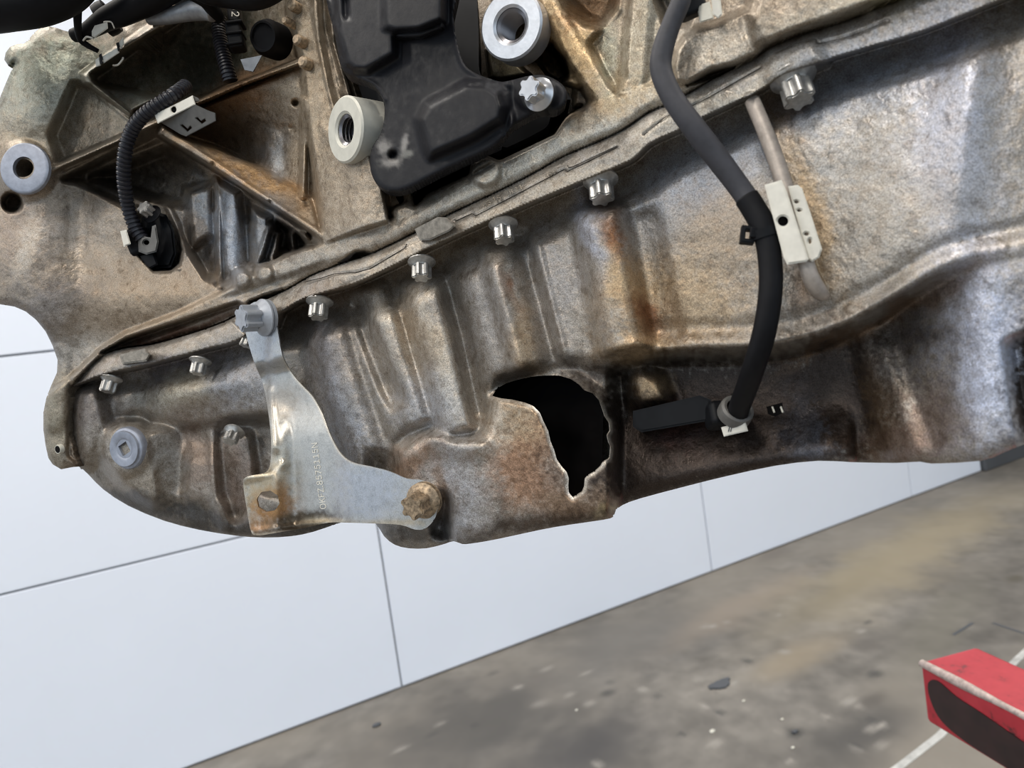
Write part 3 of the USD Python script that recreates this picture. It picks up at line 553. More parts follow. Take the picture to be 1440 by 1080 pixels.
# upright column with small studs; the lit shoulder under the boss
K.plate([(404, -160), (440, -160), (452, 60), (466, 130), (500, 250), (520, 330), (550, 312), (545, 345), (452, 352), (452, 300), (434, 190), (424, 90), (408, 30)], lambda x, y: -2 - .02 * np.abs(y - 200), 10)
K.ridge([(438, -140), (444, 20), (462, 110), (486, 200)], 9, 7); K.ridge([(452, -60), (460, 40), (480, 120)], -5, 6)
K.plate([(456, 180), (520, 200), (548, 260), (560, 310), (545, 345), (456, 350)], lambda x, y: 4 + 20 * np.exp(-((x - 512) / 34.0) ** 2), 26)
# the dark hollow behind the black cover
K.plate([(463, -160), (640, -160), (680, -60), (700, 30), (735, 84), (745, 76), (775, 60), (794, 84), (800, 104), (792, 118), (806, 122), (826, 140), (822, 150), (800, 160), (790, 172), (780, 188), (700, 226), (660, 244), (600, 272), (584, 292), (548, 308), (540, 262), (500, 150), (474, 60)], -230, 6)
K.plate([(564, 262), (582, 262), (584, 292), (566, 300)], -50, 8); K.disc(568, 300, 20, -8, 10, 14)
K.plate([(684, 70), (700, 60), (722, 84), (748, 106), (700, 114), (690, 110)], lambda x, y: -70 - (y - 60) * .5, 5)
# near end: Y-shaped legs and their hollows
K.plate([(745, -160), (1080, -160), (1080, 40), (970, 110), (880, 140), (840, 150), (800, 90), (760, 10)], lambda x, y: -14, 12)
K.plate([(782, -40), (800, 6), (826, 30), (850, 36), (866, 14), (872, -40)], -70, 26)
K.plate([(828, 60), (872, 14), (880, -60), (888, -20), (880, 60), (878, 110), (868, 128), (858, 120)], -36, 12)
K.ridge([(768, 10), (800, 62), (838, 118), (852, 134)], 10, 24); K.ridge([(905, -80), (898, 20), (892, 90), (888, 120)], 10, 26)
K.plate([(736, 70), (760, 56), (788, 84), (798, 108), (786, 117), (770, 108), (756, 88)], -170, 8)
K.plate([(806, 124), (818, 122), (828, 142), (822, 150), (806, 152)], -120, 6)
K.plate([(930, -160), (975, -160), (982, 0), (965, 34), (936, 32), (925, 0)], -60, 16)
# mating flange along the seam
UP = [(100, 530), (140, 492), (176, 468), (250, 440), (300, 416), (326, 404), (332, 392), (342, 380), (352, 384), (364, 388), (374, 374), (400, 358), (430, 348), (456, 342), (500, 326), (546, 312), (582, 295), (640, 264), (660, 252), (664, 232), (676, 224), (694, 224), (706, 226),
      (780, 190), (788, 178), (796, 166), (812, 158), (826, 148), (850, 140), (890, 128), (930, 112), (948, 118), (1010, 106), (1060, 70), (1090, -10), (1500, -190)]
FLB = np.vstack([UP, SEAM[::-1] + (0, 3)])
K.plate(FLB, lambda x, y: -2 + 0 * x, 4)
for cx, cy, r in ((340, 392, 12), (372, 384, 12), (682, 240, 22)): K.disc(cx, cy, r, 12, 8)
K.plate([(546, 312), (600, 280), (700, 226), (640, 262), (560, 316)], -8, 6)
K.step_(spline([(300, 420), (360, 402), (430, 378), (470, 362)], 4), -8, 8, 20, .2)
# the chamfer of the flange at the far end, turned to the ground
K.plate([(140, 497), (178, 477), (252, 453), (335, 425), (342, 430), (330, 446), (270, 472), (210, 488)], lambda x, y: -8 - np.clip(y - (497 - (x - 140) * .40), -30, 10) * -2.4 - 50, 4)
K.plate([(476, 372), (490, 362), (500, 355), (512, 354), (524, 357), (500, 366)], -60, 3)
K.plate([(352, 424), (372, 416), (398, 408), (380, 420), (350, 428)], -40, 3)
# lug and big boss at the near end
K.plate([(948, 116), (945, 92), (950, 70), (962, 52), (984, 38), (1010, 32), (1050, 12), (1060, -40), (1500, -260), (1500, -100), (1120, 44), (1078, 62), (1068, 76), (1030, 93), (1000, 100), (970, 118)], lambda x, y: 22 - .006 * (x - 1000) * (x < 1000) ** 1 * np.abs(x - 1000) * 0.2, 12)
K.plate([(1052, 20), (1090, -30), (1500, -220), (1500, -90), (1130, 40), (1084, 58), (1062, 60)], 36, 18); K.ridge([(1054, 10), (1052, 36), (1064, 62)], -4, 16)
K.plate([(966, 120), (1000, 104), (1028, 95), (1036, 93), (1000, 110)], -60, 4)
# far left boss, hole and leg
K.disc(30, 236, 46, -2, 18); K.disc(33, 236, 36, 6, 8, 38)
K.disc(17, 285, 13, -60, 5)
K.plate([(58, 560), (100, 530), (103, 560), (96, 600), (96, 640), (112, 656), (90, 668), (60, 650)], lambda x, y: -14 - .0 * x, 8)
K.plate([(98, 548), (140, 560), (140, 640), (112, 656), (98, 640)], -20, 8)
K.ridge([(82, 500), (78, 545), (74, 590)], 6, 22)
# hollow around the crank sensor
K.plate([(196, 292), (214, 284), (238, 296), (250, 318), (257, 352), (252, 372), (240, 380), (216, 380), (196, 358), (188, 330)], -96, 6)
K.ridge([(236, 290), (250, 316), (258, 352), (250, 376)], 6, 5)
K.smooth(1.1)
nz = np.stack([X / 7, Y / 7, 0 * X], -1); K.H += 1.1 * (meshkit.fbm(nz, 3, 25) - .5) + 6 * (meshkit.fbm(nz / 7, 3, 35) - .5)
GREEN, SAND = (.20, .225, .19), (.42, .34, .24)
blk_tint = tinter((.29, .245, .195), [
    (70, 110, 90, 60, -20, GREEN, .9), (60, 160, 80, 40, 0, (.34, .34, .30), .6), (60, 190, 50, 24, -20, SAND, .6), (150, 210, 50, 40, 0, (.22, .19, .15), .8), (130, 150, 30, 40, 0, (.26, .22, .17), .7),
    (300, 80, 120, 70, -20, (.06, .065, .05), .95), (210, 130, 40, 30, 0, (.25, .28, .24), .6), (330, 130, 90, 26, -24, (.26, .16, .09), .9), (300, 180, 80, 30, 20, (.20, .14, .09), .8), (360, 250, 90, 22, 31, (.44, .28, .14), 1.2), (325, 330, 18, 70, 0, (.36, .39, .44), 1.0), (365, 330, 12, 40, 0, (.33, .36, .40), .9), (308, 330, 4, 80, 0, (.44, .33, .22), .8), (280, 300, 18, 40, 15, (.30, .34, .38), .9), (388, 215, 20, 34, 0, (.34, .37, .40), .7),  # the first patch paints the upper pocket's shade into the colour
    (190, 250, 80, 30, -15, (.07, .06, .05), .9), (300, 330, 50, 40, 0, (.30, .33, .38), .8), (270, 340, 20, 50, 0, (.24, .19, .14), .7), (400, 330, 40, 24, 30, (.06, .055, .06), .8), (30, 330, 50, 60, 0, (.27, .22, .19), .6), (110, 320, 70, 40, 0, (.33, .30, .27), .5), (40, 350, 16, 50, 0, PALE, .5),  # near-black patches paint shadow into the recesses below the webs
    (90, 420, 60, 30, 10, (.17, .15, .14), .7), (60, 470, 40, 50, 0, (.22, .21, .21), .8), (200, 430, 120, 30, -14, (.34, .26, .18), .6), (240, 470, 90, 10, -20, (.13, .07, .045), 1.0), (110, 500, 40, 30, -30, (.36, .34, .31), .6), (80, 590, 20, 60, 0, (.28, .26, .20), .6), (120, 640, 20, 20, 0, (.16, .12, .09), .8),  # the dark brown band paints shade on the downward chamfer
    (440, 150, 40, 200, -10, SAND, .6), (500, 280, 50, 60, 0, (.48, .40, .31), .7), (470, 330, 60, 30, 0, (.42, .36, .29), .5), (780, 60, 60, 80, -35, (.50, .36, .19), .9), (880, 140, 60, 26, -20, (.46, .34, .19), .6), (830, 10, 40, 26, 0, (.20, .11, .05), .9), (760, 60, 30, 30, 0, (.26, .13, .06), .9), (860, 80, 20, 50, 0, (.30, .31, .25), .8), (905, 60, 30, 80, 0, (.40, .37, .29), .6),
    (600, 120, 120, 140, 0, (.02, .02, .018), 1.0), (712, 92, 26, 24, 0, (.30, .26, .17), .9), (640, 240, 60, 30, -24, (.02, .02, .018), .9), (770, 95, 34, 26, 0, (.03, .022, .015), 1.0), (810, 140, 16, 16, 0, (.08, .07, .06), .9), (780, 215, 220, 26, -25, (.42, .40, .355), 1.0), (420, 372, 90, 16, -22, (.36, .33, .29), .9), (1000, 75, 60, 30, 0, (.46, .42, .36), .7), (1180, 10, 120, 30, -20, (.40, .37, .31), .6), (1290, -10, 60, 16, -25, (.34, .34, .18), .7),  # near-black patches paint shade into the hollow behind the cover
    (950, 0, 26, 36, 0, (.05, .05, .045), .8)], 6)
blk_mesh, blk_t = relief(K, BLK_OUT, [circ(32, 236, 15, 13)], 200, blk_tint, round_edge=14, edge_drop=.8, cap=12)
blk = thing('engine_block', 'sand-brown cast aluminium engine block with triangular webs above the oil pan', 'engine block', W(560, 320, 0))
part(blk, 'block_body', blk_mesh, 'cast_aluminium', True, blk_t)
def boss(x, y, h, r, R, deep, mat, label, hole=.36, bevel=.06):
    """A machined boss ring with a threaded hole, its axis along the columns of R."""
    prof = [(r * hole, -deep), (r * hole, -r * .06), (r * (hole + .08), 0), (r * (1 - bevel), 0), (r, -r * bevel), (r, -deep), (r * hole, -deep)]
    p = part(blk, 'mount_boss', setdown(lathe(prof, 48), x, y, h, R), mat, 35, label=label)
    R_ = r * hole * .99; th = [lathe([(R_, -.10 * r - k * r * .13), (R_ * .80, -.10 * r - k * r * .13 - .05 * r), (R_, -.10 * r - k * r * .13 - .11 * r)], 36) for k in range(9)]
    part(p, 'thread', setdown(joined(*th), x, y, h, R), 'thread_steel', 35)
    part(p, 'bore_end', setdown(lathe([(0, -max(deep, 1.3 * r)), (r * hole * .99, -max(deep, 1.3 * r)), (r * hole * .99, -r * .9)], 36), x, y, h, R), 'oil_shade_black', 35)  # near-black end painted in as the shade deep in the bore
    return p
RB = frame((-.72, .10, -.69))
boss(484, 182, 44, 44, RB, 74, 'machined_cream', 'pale cream machined boss with threaded hole beside the black cover', .47)
boss(718, 35, 34, 46, frame((-.42, .14, -.90)), 34, 'machined', 'bright machined boss ring with threaded hole above the cover bolt', .50)
part(blk, 'boss_face', setdown(lathe([(15.5, -6), (15.5, 0), (32, 0), (35, -2), (36, -6), (15.5, -6)], 48), 33, 236, 14, frame((-.05, .02, -1))), 'machined_blue', 35, label='blue grey machined ring around a plain hole at the far end')
for (x, y, r) in ((412, 8, 8), (420, 57, 8), (428, 88, 8.5), (404, 30, 6)):
    part(blk, 'stud', setdown(lathe([(0, 6), (r * .7, 6), (r, 3), (r, -14), (0, -14)], 20), x, y, 8, frame((-.5, 0, -.86))), 'machined_cream' if 0 else 'bolt_rusty', 35)
part(blk, 'threaded_hole_rim', setdown(lathe([(5, -6), (5, 0), (6, .3), (6.6, -1), (6.6, -6), (5, -6)], 24), 81, 632, -4, frame((-.4, .1, -.9))), 'machined_cream', 35)
part(blk, 'hole_shade_disc', setdown(lathe([(0, .4), (5, .4), (5, -4), (0, -4)], 24), 81, 632, -4, frame((-.4, .1, -.9))), 'oil_shade_black', 35)  # solid dark disc painted as the shade inside the hole
# ================================================================ plug, bolts, bracket
plug = thing('drain_plug', 'blue grey round plug with square recess in the rounded far end of the pan', 'plug', W(177, 633, -10))
RP = frame((-.30, .05, -.95))
part(plug, 'plug_flange', setdown(lathe([(0, -8), (13, -8), (13, 1), (17, 3), (25, 3), (26, 0), (29, -1), (31, -4), (31, -10), (0, -10)], 48), 176, 631, -13, RP), 'machined_blue', 35)
def sq(r): return [(-r, -r), (r, -r), (r, r), (-r, r)]
part(plug, 'square_recess', setdown(prism(circ(0, 0, 13.5), -7, 1.5, 0, [sq(8)]), 176, 631, -13, frame((-.30, .05, -.95), .4)), 'machined_blue', 30, label='square drive recess')

part(plug, 'square_floor', setdown(prism(sq(8), -8, -5.5), 176, 631, -13, frame((-.30, .05, -.95), .4)), 'machined_cream', False, label='bright floor of the square drive')
def lobed(r, k=6, depth=.13, n=72):
    t = np.linspace(0, 2 * math.pi, n, endpoint=False); q = np.cos(k * t); rr = r * (1 - depth + depth * np.sign(q) * np.abs(q) ** .55)
    return np.stack([rr * np.cos(t), rr * np.sin(t)], 1)
def bolt_parts(s):
    """External-star flange bolt, axis up the third axis, flange seat at 0, flange radius 17 units."""
    flange = lathe([(0, -7), (16.4, -7), (18, -5.6), (18, -4), (15.5, -2.6), (11.5, 1.6), (11, 3), (0, 3)], 40)
    head = prism(lobed(12.8), 1.0, 19, 1.3)
    return flange, head
# each pan bolt: position, size, axis, spin, label
PB = [(155, 536, .86, (-.10, .93, -.36), .3, 'pan bolt nearest the far lower corner, beside the block leg'), (281, 511, .86, (-.08, .93, -.36), .1, 'pan bolt between the block leg and the grey bracket'), (350, 474, .78, (-.25, .93, -.36), .5, 'pan bolt half hidden behind the top of the grey bracket'),
      (449, 429, 1.08, (-.02, .93, -.36), .2, 'pan bolt just beside the top of the grey bracket'), (593, 373, 1.12, (.04, .93, -.36), .35, 'pan bolt under the rusty locating tab of the flange'), (708, 320, 1.18, (.06, .93, -.36), .2, 'pan bolt above the broken hole, over the narrow rib'),
      (845, 259, 1.42, (.03, .93, -.36), .4, 'pan bolt with the long rust streak below it'), (1117, 116, 1.78, (.10, .93, -.36), .25, 'largest pan bolt, close to the cream cable clip at the near end'), (328, 610, .86, (-.05, .66, -.75), .2, 'bolt deep in the shadowed recess behind the bracket')]
PBH = [-18, -18, -20, -20, -20, -22, -26, -18, -62]
first = None
for (x, y, s, ax, sp, lab), h in zip(PB, PBH):
    k = unit_at(x) * s; R = M @ frame(ax, sp); p = W(x, y, h); mt = np.eye(4); mt[:3, :3] = (R * k).T; mt[3, :3] = p
    xf = UsdGeom.Xform.Define(stage, numbered('/World/pan_bolt')); xf.AddTransformOp().Set(Gf.Matrix4d(mt.tolist()))
    tag(xf, lab, 'bolt', 'star bolts along the oil pan flange')
    if first is None:
        first = str(xf.GetPath()); fl_, hd_ = bolt_parts(1)
        usdkit.mesh(stage, first + '/flange', fl_, MAT['bolt_steel'], 30); usdkit.mesh(stage, first + '/star_head', hd_, MAT['bolt_steel'], 30)
    else: xf.GetPrim().GetReferences().AddInternalReference(first); xf.GetPrim().SetInstanceable(True)
def lone_bolt(name, lab, x, y, h, s, ax, sp, m1, m2, washer=None):
    t = thing(name, lab, 'bolt', W(x, y, h)); R = frame(ax, sp); a, b = bolt_parts(1)
    part(t, 'flange', setdown(a, x, y, h, R, s), m1); part(t, 'star_head', setdown(b, x, y, h, R, s), m2)
    if washer: part(t, 'washer', setdown(lathe([(0, -10), (washer, -10), (washer, -7), (0, -7)], 40), x, y, h, R, s), m1)
    return t

# heat shield bracket: bent sheet
BR = spline([(352, 428), (362, 424), (374, 426), (384, 437), (390, 462), (397, 500), (410, 524), (424, 541), (440, 558), (454, 583), (464, 610), (478, 636), (495, 650), (521, 656), (548, 663), (572, 673), (596, 676), (612, 690), (616, 708), (612, 728), (600, 742), (585, 745), (562, 738), (520, 736), (486, 735), (462, 735),
             (430, 742), (396, 748), (362, 753), (353, 747), (348, 722), (342, 680), (348, 670), (372, 665), (380, 652), (381, 615), (376, 572), (369, 538), (357, 508), (346, 470), (343, 444)], 3, True)
G = Field(330, 630, 410, 765, 1.5, 20)
X, Y = G.X, G.Y
G.H = 26 - 34 * sstep(505, 528, Y + (X - 380) * .25) + 4 * sstep(560, 640, Y)
G.H += 22 * sstep(575, 610, Y + (X - 440) * .1) * sstep(470, 440, X) * 0 + 8 * sstep(556, 620, Y)
G.H += 20 * sstep(414, 392, X - (Y - 600) * .03) * sstep(560, 640, Y) - 10 * sstep(384, 372, X) * (Y < 665)
G.H += 10 * sstep(462, 500, X) * sstep(600, 640, Y) - 6 * sstep(560, 600, X)
G.H += 12 * sstep(400, 388, X) * sstep(655, 672, Y + .0 * X)
G.ridge([(346, 672), (380, 664), (400, 652)], 5, 7); G.ridge([(356, 748), (430, 738), (480, 734)], 5, 5)
G.ridge([(374, 540), (378, 590), (384, 640)], 8, 12, taper=.1)
G.smooth(2.8)
br_tint0 = tinter((.50, .50, .485), [(400, 560, 30, 24, 0, (.34, .28, .22), .6), (370, 690, 34, 50, 0, (.50, .42, .28), .8), (380, 720, 26, 18, 0, (.36, .17, .06), .95), (395, 700, 10, 22, 0, (.40, .20, .08), .9), (365, 742, 22, 10, -10, (.36, .19, .08), .9), (425, 737, 46, 12, -10, (.085, .065, .045), 1.7), (470, 734, 40, 6, 0, (.42, .35, .24), .7),
                                        (395, 640, 14, 50, 0, (.55, .50, .40), .5), (520, 690, 50, 40, 0, (.46, .50, .58), .7), (560, 736, 50, 6, 0, (.48, .40, .28), .7), (368, 470, 30, 50, 0, (.38, .41, .46), .8), (376, 705, 22, 22, 0, (.42, .25, .11), .7)], 8, 9, .08)
def br_tint(x, y):
    c = br_tint0(x, y); k = np.clip(1.5 - np.abs(sdf(x, y, BR)) / 2.2, 0, 1)[:, None] * (sstep(392, 412, x) * sstep(668, 640, y) + sstep(744, 749, y))[:, None]    # bare cut edge of the sheet
    return c + (np.array((.70, .64, .55)) - c) * k
br_mesh, br_t = relief(G, BR, [circ(377, 705, 16.5, 15.5, 8, .2)], 4.5, br_tint)
br = thing('shield_bracket', 'bent bare steel bracket with a square hole tab bolted across the oil pan', 'bracket', W(440, 600, 10))
part(br, 'bracket_plate', br_mesh, 'sheet_steel', True, br_t)
tx = meshkit.text_mesh('OKFZ.8575115N', 8.5, 0.8); vx = np.array(tx.vertices); a = math.radians(-98)
vx = np.stack([vx[:, 0] * math.cos(a) + vx[:, 1] * math.sin(a), vx[:, 0] * math.sin(a) - vx[:, 1] * math.cos(a)], 1) + (459, 716)
from scipy.interpolate import RegularGridInterpolator as RGI
gh = RGI((G.y, G.x), G.H, bounds_error=False, fill_value=20)
part(br, 'stamped_number', (W(vx[:, 0], vx[:, 1], gh(np.stack([vx[:, 1], vx[:, 0]], 1)) + np.array(tx.vertices)[:, 2] * .9), np.array(tx.faces)), 'cream_plastic', False, label='faint stamped number running up the bracket')
lone_bolt('bracket_bolt', 'light grey star bolt holding the top of the steel bracket', 364, 447, 36, 1.42, (-.66, .10, -.74), .3, 'bolt_grey', 'bolt_grey', 17.5)
lone_bolt('bracket_bolt', 'rusty star bolt holding the lower arm of the steel bracket', 592, 706, 22, 1.42, (-.34, .14, -.92), .5, 'bolt_rusty', 'bolt_rusty', 18)

# cast-on number of the flange, hardly readable
hp = RGI((P.y, P.x), P.H, bounds_error=False, fill_value=0)
for txt, x0, y0 in (('CS 15', 680, 292), ('78 11', 712, 277), ('08', 772, 249)):
    tx = meshkit.text_mesh(txt, 7.0, 1.0); vx = np.array(tx.vertices); a = math.radians(-25.5)
    q = np.stack([vx[:, 0] * math.cos(a) + vx[:, 1] * math.sin(a), vx[:, 0] * math.sin(a) - vx[:, 1] * math.cos(a)], 1) + (x0, y0)
    v = W(q[:, 0], q[:, 1], hp(np.stack([q[:, 1], q[:, 0]], 1)) + vx[:, 2] * 1.4 - .3)
    part(pan, 'cast_number', (v, np.array(tx.faces)), 'cast_aluminium', True, np.tile((.40, .35, .28), (len(v), 1)))

# ================================================================ black plastic cover
CV = spline([(455, -60), (459, 0), (470, 45), (480, 94), (494, 107), (512, 113), (527, 121), (537, 137), (541, 158), (536, 186), (524, 206), (520, 226), (523, 246), (533, 262), (552, 270), (574, 266), (600, 253), (640, 233), (682, 214), (702, 200), (714, 186), (722, 177), (760, 156), (780, 156), (794, 148), (798, 132), (790, 118),
             (770, 107), (748, 106), (722, 112), (706, 115), (690, 111), (667, 102), (652, 88), (642, 56), (637, 20), (636, -60)], 3, True)
C = Field(440, 810, -70, 285, 2, 34)
C.plate([(466, -80), (544, -80), (546, 40), (556, 48), (556, 78), (516, 101), (498, 100), (486, 90), (474, 46)], 62, 14)
C.plate([(538, -80), (628, -80), (624, 30), (590, 44), (556, 46), (540, 40)], lambda x, y: 80, 12)
C.plate([(588, 168), (600, 146), (655, 116), (684, 118), (702, 130), (709, 150), (705, 170), (664, 196), (604, 222), (598, 210)], 62, 16)
C.plate([(716, 112), (800, 100), (810, 160), (724, 180)], 22, 8); C.disc(752, 131, 25, 30, 8)
C.ridge([(486, 0), (487, 22)], -10, 6); C.ridge([(698, 112), (716, 128), (719, 150), (710, 186)], -5, 5)
C.ridge(spline([(636, -40), (640, 30), (650, 84), (668, 102), (690, 111)], 4), 6, 6); C.ridge(spline([(462, 0), (474, 50), (484, 94), (500, 108), (526, 120), (540, 140)], 4), 5, 5)
C.disc(553, 218, 6, 14, 4)
C.smooth(2); C.H += 14
cv_tint = tinter((.011, .011, .014), [(500, 40, 40, 60, 0, (.018, .018, .022), .7), (540, 208, 8, 10, 0, (.22, .21, .20), 1.2), (568, 204, 4, 14, 10, (.25, .24, .23), 1.2), (548, 230, 12, 5, 0, (.2, .19, .18), 1.2), (572, 216, 8, 5, 0, (.16, .16, .15), 1.2)], 9, 3, .15)
cv_mesh, cv_t = relief(C, CV, [], 24, cv_tint, round_edge=8, edge_drop=.8)
cv = thing('plastic_cover', 'black moulded plastic cover bolted beside the cream boss', 'cover', W(600, 130, 34))
part(cv, 'cover_shell', cv_mesh, 'black_plastic', True, cv_t)
HB = [(476, -60), (632, -60), (668, -50), (676, 40), (682, 112), (742, 116), (786, 126), (804, 128), (812, 140), (796, 150), (782, 166), (772, 184), (698, 220), (654, 238), (600, 264), (580, 282), (556, 290), (548, 256), (508, 150), (484, 60)]  # outline of a black body added only to darken the hollow
part(cv, 'hollow_blackout', relief(Field(460, 830, -70, 300, 6, -78), (spline(HB, 3, True) - (620, 140)) * .95 + (620, 140), [], 90)[0], 'hard_black', True, label='black body added to darken the hollow behind the cover')
part(cv, 'bolt_sleeve', setdown(lathe([(12, -26), (23, -26), (23, 0), (20, 2), (12, 2), (12, -26)], 40), 755, 132, 46, frame((-.42, .02, -.9))), 'hard_black', 35)
lone_bolt('cover_bolt', 'shiny zinc star bolt in the ear of the black plastic cover', 755, 131, 60, 1.22, (-.50, .04, -.86), .2, 'bolt_bright', 'bolt_bright')
# ================================================================ wiring, clips, sensors
def cable(name, lab, pts, r, mat, ribs=0, rib=0.0, pname='sheath', cat='cable'):
    t = thing(name, lab, cat, W(*pts[len(pts) // 2])); rr = [r_ * unit_at(p[0]) for p, r_ in zip(pts, r if np.ndim(r) else [r] * len(pts))]
    part(t, pname, tube(path3(pts), rr, 16, ribs, rib), mat, True if not ribs else 40); return t
cable('corrugated_conduit', 'black corrugated conduit curving down to the crank sensor', [(262, 120, -20), (246, 132, 14), (224, 146, 26), (200, 164, 28), (184, 186, 24), (176, 214, 20), (174, 250, 8), (180, 290, -10), (190, 320, -20), (200, 336, -26)], 9.6, 'conduit', 44, .16, 'corrugation', 'conduit')
c2 = cable('corrugated_conduit', 'black corrugated conduit rising behind the second web to its connector', [(308, 24, -70), (309, 50, -66), (314, 76, -62), (320, 100, -62), (324, 114, -66)], 11, 'conduit', 22, .16, 'corrugation', 'conduit')
t = thing('wiring_connector', 'black boxy wiring connector with white printed top beside the upper conduit', 'connector', W(330, 50, -40))
part(t, 'housing', setdown(rbox(22, 40, 26, 4), 332, 52, -46, frame((0.1, 0, -1), .05)), 'hard_black')
for k in range(3): part(t, 'latch_rib', setdown(rbox(24, 4, 28, 1.5), 332, 36 + 15 * k, -44, frame((.1, 0, -1), .05)), 'rubber')
part(t, 'cable_entry', setdown(rbox(18, 34, 18, 4), 330, 18, -48, frame((0, 0, -1))), 'hard_black')
tx = meshkit.text_mesh('52', 11, 1.0); part(t, 'printed_mark', setdown(tx, 326, 6, -37, np.array([[0, 1., 0], [1., 0, 0], [0, 0, -1.]])), 'cream_plastic', False, label='white print on the connector')
t = thing('round_connector', 'black round connector cap in the shadow beside the upper conduit', 'connector', W(370, 60, -50))
part(t, 'cap', setdown(lathe([(0, 2), (18, 2), (19, 5), (22, 5), (24, 1), (27, -6), (27, -34), (0, -34)], 40), 372, 52, -74, frame((-.3, .2, -.93))), 'rubber')
part(t, 'metal_tab', setdown(prism([(-16, -10), (16, -8), (12, 8), (0, 12)], -1, 2), 355, 90, -46, frame((0, 0, -1))), 'grey_metal')
cable('coolant_hose', 'thick black hose crossing over the top far corner of the block', [(-60, 12, 90), (0, 6, 90), (60, -2, 90), (104, -24, 86), (130, -80, 84)], [34, 33, 31, 28, 26], 'rubber', cat='hose', pname='hose_wall')
hs = cable('ribbed_hose', 'dark blue black hose with a collar slanting up behind the far clip', [(104, 50, 12), (124, 43, 16), (150, 27, 22), (178, 14, 26), (220, -10, 26), (280, -50, 24)], [9, 11, 15, 18, 22, 24], 'rubber', cat='hose', pname='hose_wall')
part(hs, 'collar', setdown(lathe([(17, -8), (22, -8), (23, 0), (22, 8), (17, 8), (17, -8)], 32), 150, 26, 8, frame((.84, -.52, 0))), 'rubber')
cable('cable_strap', 'thin flat black strap hanging from the hose to the far clip', [(110, -14, 62), (109, 30, 44), (112, 54, 24), (122, 63, 12), (138, 72, 4)], [6, 5, 4, 4, 3], 'rubber', cat='strap', pname='strap_band')
# dark tangle along the top edge
t = thing('loom_junction', 'dark wiring junction at the top edge between hose and conduit', 'wiring', W(300, 0, -20))
part(t, 'wrapped_bundle', tube(path3([(262, -36, 70), (290, -20, 60), (320, -14, 40), (360, -12, 34), (398, -34, 34)]), [22 * unit_at(250)] * 5, 14), 'rubber', True)
part(t, 'side_branch', tube(path3([(262, -14, 50), (290, 2, 20), (306, 24, -30)]), [10 * unit_at(280)] * 3, 12), 'rubber', True)
t = thing('support_casting', 'grey green cast arm with rounded end lying along the top edge', 'bracket', W(250, 22, -6))
part(t, 'arm', tube(path3([(210, 27, -4), (232, 24, -2), (258, 18, -2), (282, 14, -6), (300, 22, -10)]), [8 * unit_at(240), 10 * unit_at(240), 12 * unit_at(250), 14 * unit_at(270), 9 * unit_at(290)], 16), 'grey_metal', True)
part(t, 'knuckle', setdown(rbox(40, 44, 20, 9), 266, 2, -8, frame((0, 0, -1), .3)), 'grey_metal')

t = thing('web_clip', 'cream push clip with a round hole on the middle web', 'clip', W(255, 155, 20))
slab(t, 'clip_channel', [(217, 161), (271, 134), (275, 147), (222, 174)], 26, 16, 'cream_plastic', [circ(244.5, 154, 3.6, 4.6)])
slab(t, 'clip_tongue', [(226, 172), (275, 147), (292, 155), (303, 159), (304, 170), (262, 192), (254, 189)], 15, 8, 'grey_plastic', [[(254, 176), (257, 175), (264, 181), (268, 177), (270, 180), (264, 185)], [(275, 166), (278, 165), (283, 170), (288, 167), (290, 170), (284, 174)]], 1, 'grey tongue with two slots', (0, -.5))
part(t, 'pin', setdown(lathe([(0, 0), (2.5, 0), (3.4, -1), (3.4, -8), (0, -8)], 16), 244.5, 154, 19, frame((0, 0, -1))), 'hard_black')
slab(t, 'spring_edge', [(271, 134), (279, 138), (281, 142), (274, 144)], 18, 10, 'grey_plastic')
t = thing('web_clip', 'pale clip with two black straps on the far upper web', 'clip', W(155, 72, 10))
slab(t, 'clip_channel', [(143, 80), (165, 67), (168, 74), (146, 89)], 24, 22, 'cream_plastic')
slab(t, 'clip_end', [(134, 84), (140, 80), (142, 92), (135, 94)], 24, 20, 'cream_plastic'); slab(t, 'clip_end', [(166, 62), (173, 52), (175, 62), (170, 69)], 24, 20, 'cream_plastic')
slab(t, 'strap', [(139, 77), (143, 75), (145, 89), (141, 91)], 26, 22, 'hard_black', (), .6); slab(t, 'strap', [(163, 61), (167, 59), (169, 70), (166, 72)], 26, 22, 'hard_black', (), .6)
part(t, 'wire_hook', tube(path3([(159, 92, 8), (166, 91, 10), (172, 84, 10), (173, 81, 8)]), [1.3 * unit_at(166)] * 4, 8), 'cream_plastic', True)
t = thing('strap_clip', 'small pale clip on the slanting hose above the far web', 'clip', W(142, 42, 24))
slab(t, 'clip_plate', [(129, 44), (133, 36), (151, 31), (152, 40), (134, 53), (129, 51)], 46, 8, 'cream_plastic', (), 1.5)
part(t, 'wire_hook', tube(path3([(117, 57, 36), (122, 52, 40), (131, 54, 42)]), [1.3 * unit_at(120)] * 3, 8), 'cream_plastic', True)
part(t, 'wire_hook', tube(path3([(146, 31, 42), (156, 31, 42), (161, 40, 36)]), [1.0 * unit_at(150)] * 3, 8), 'cream_plastic', True)

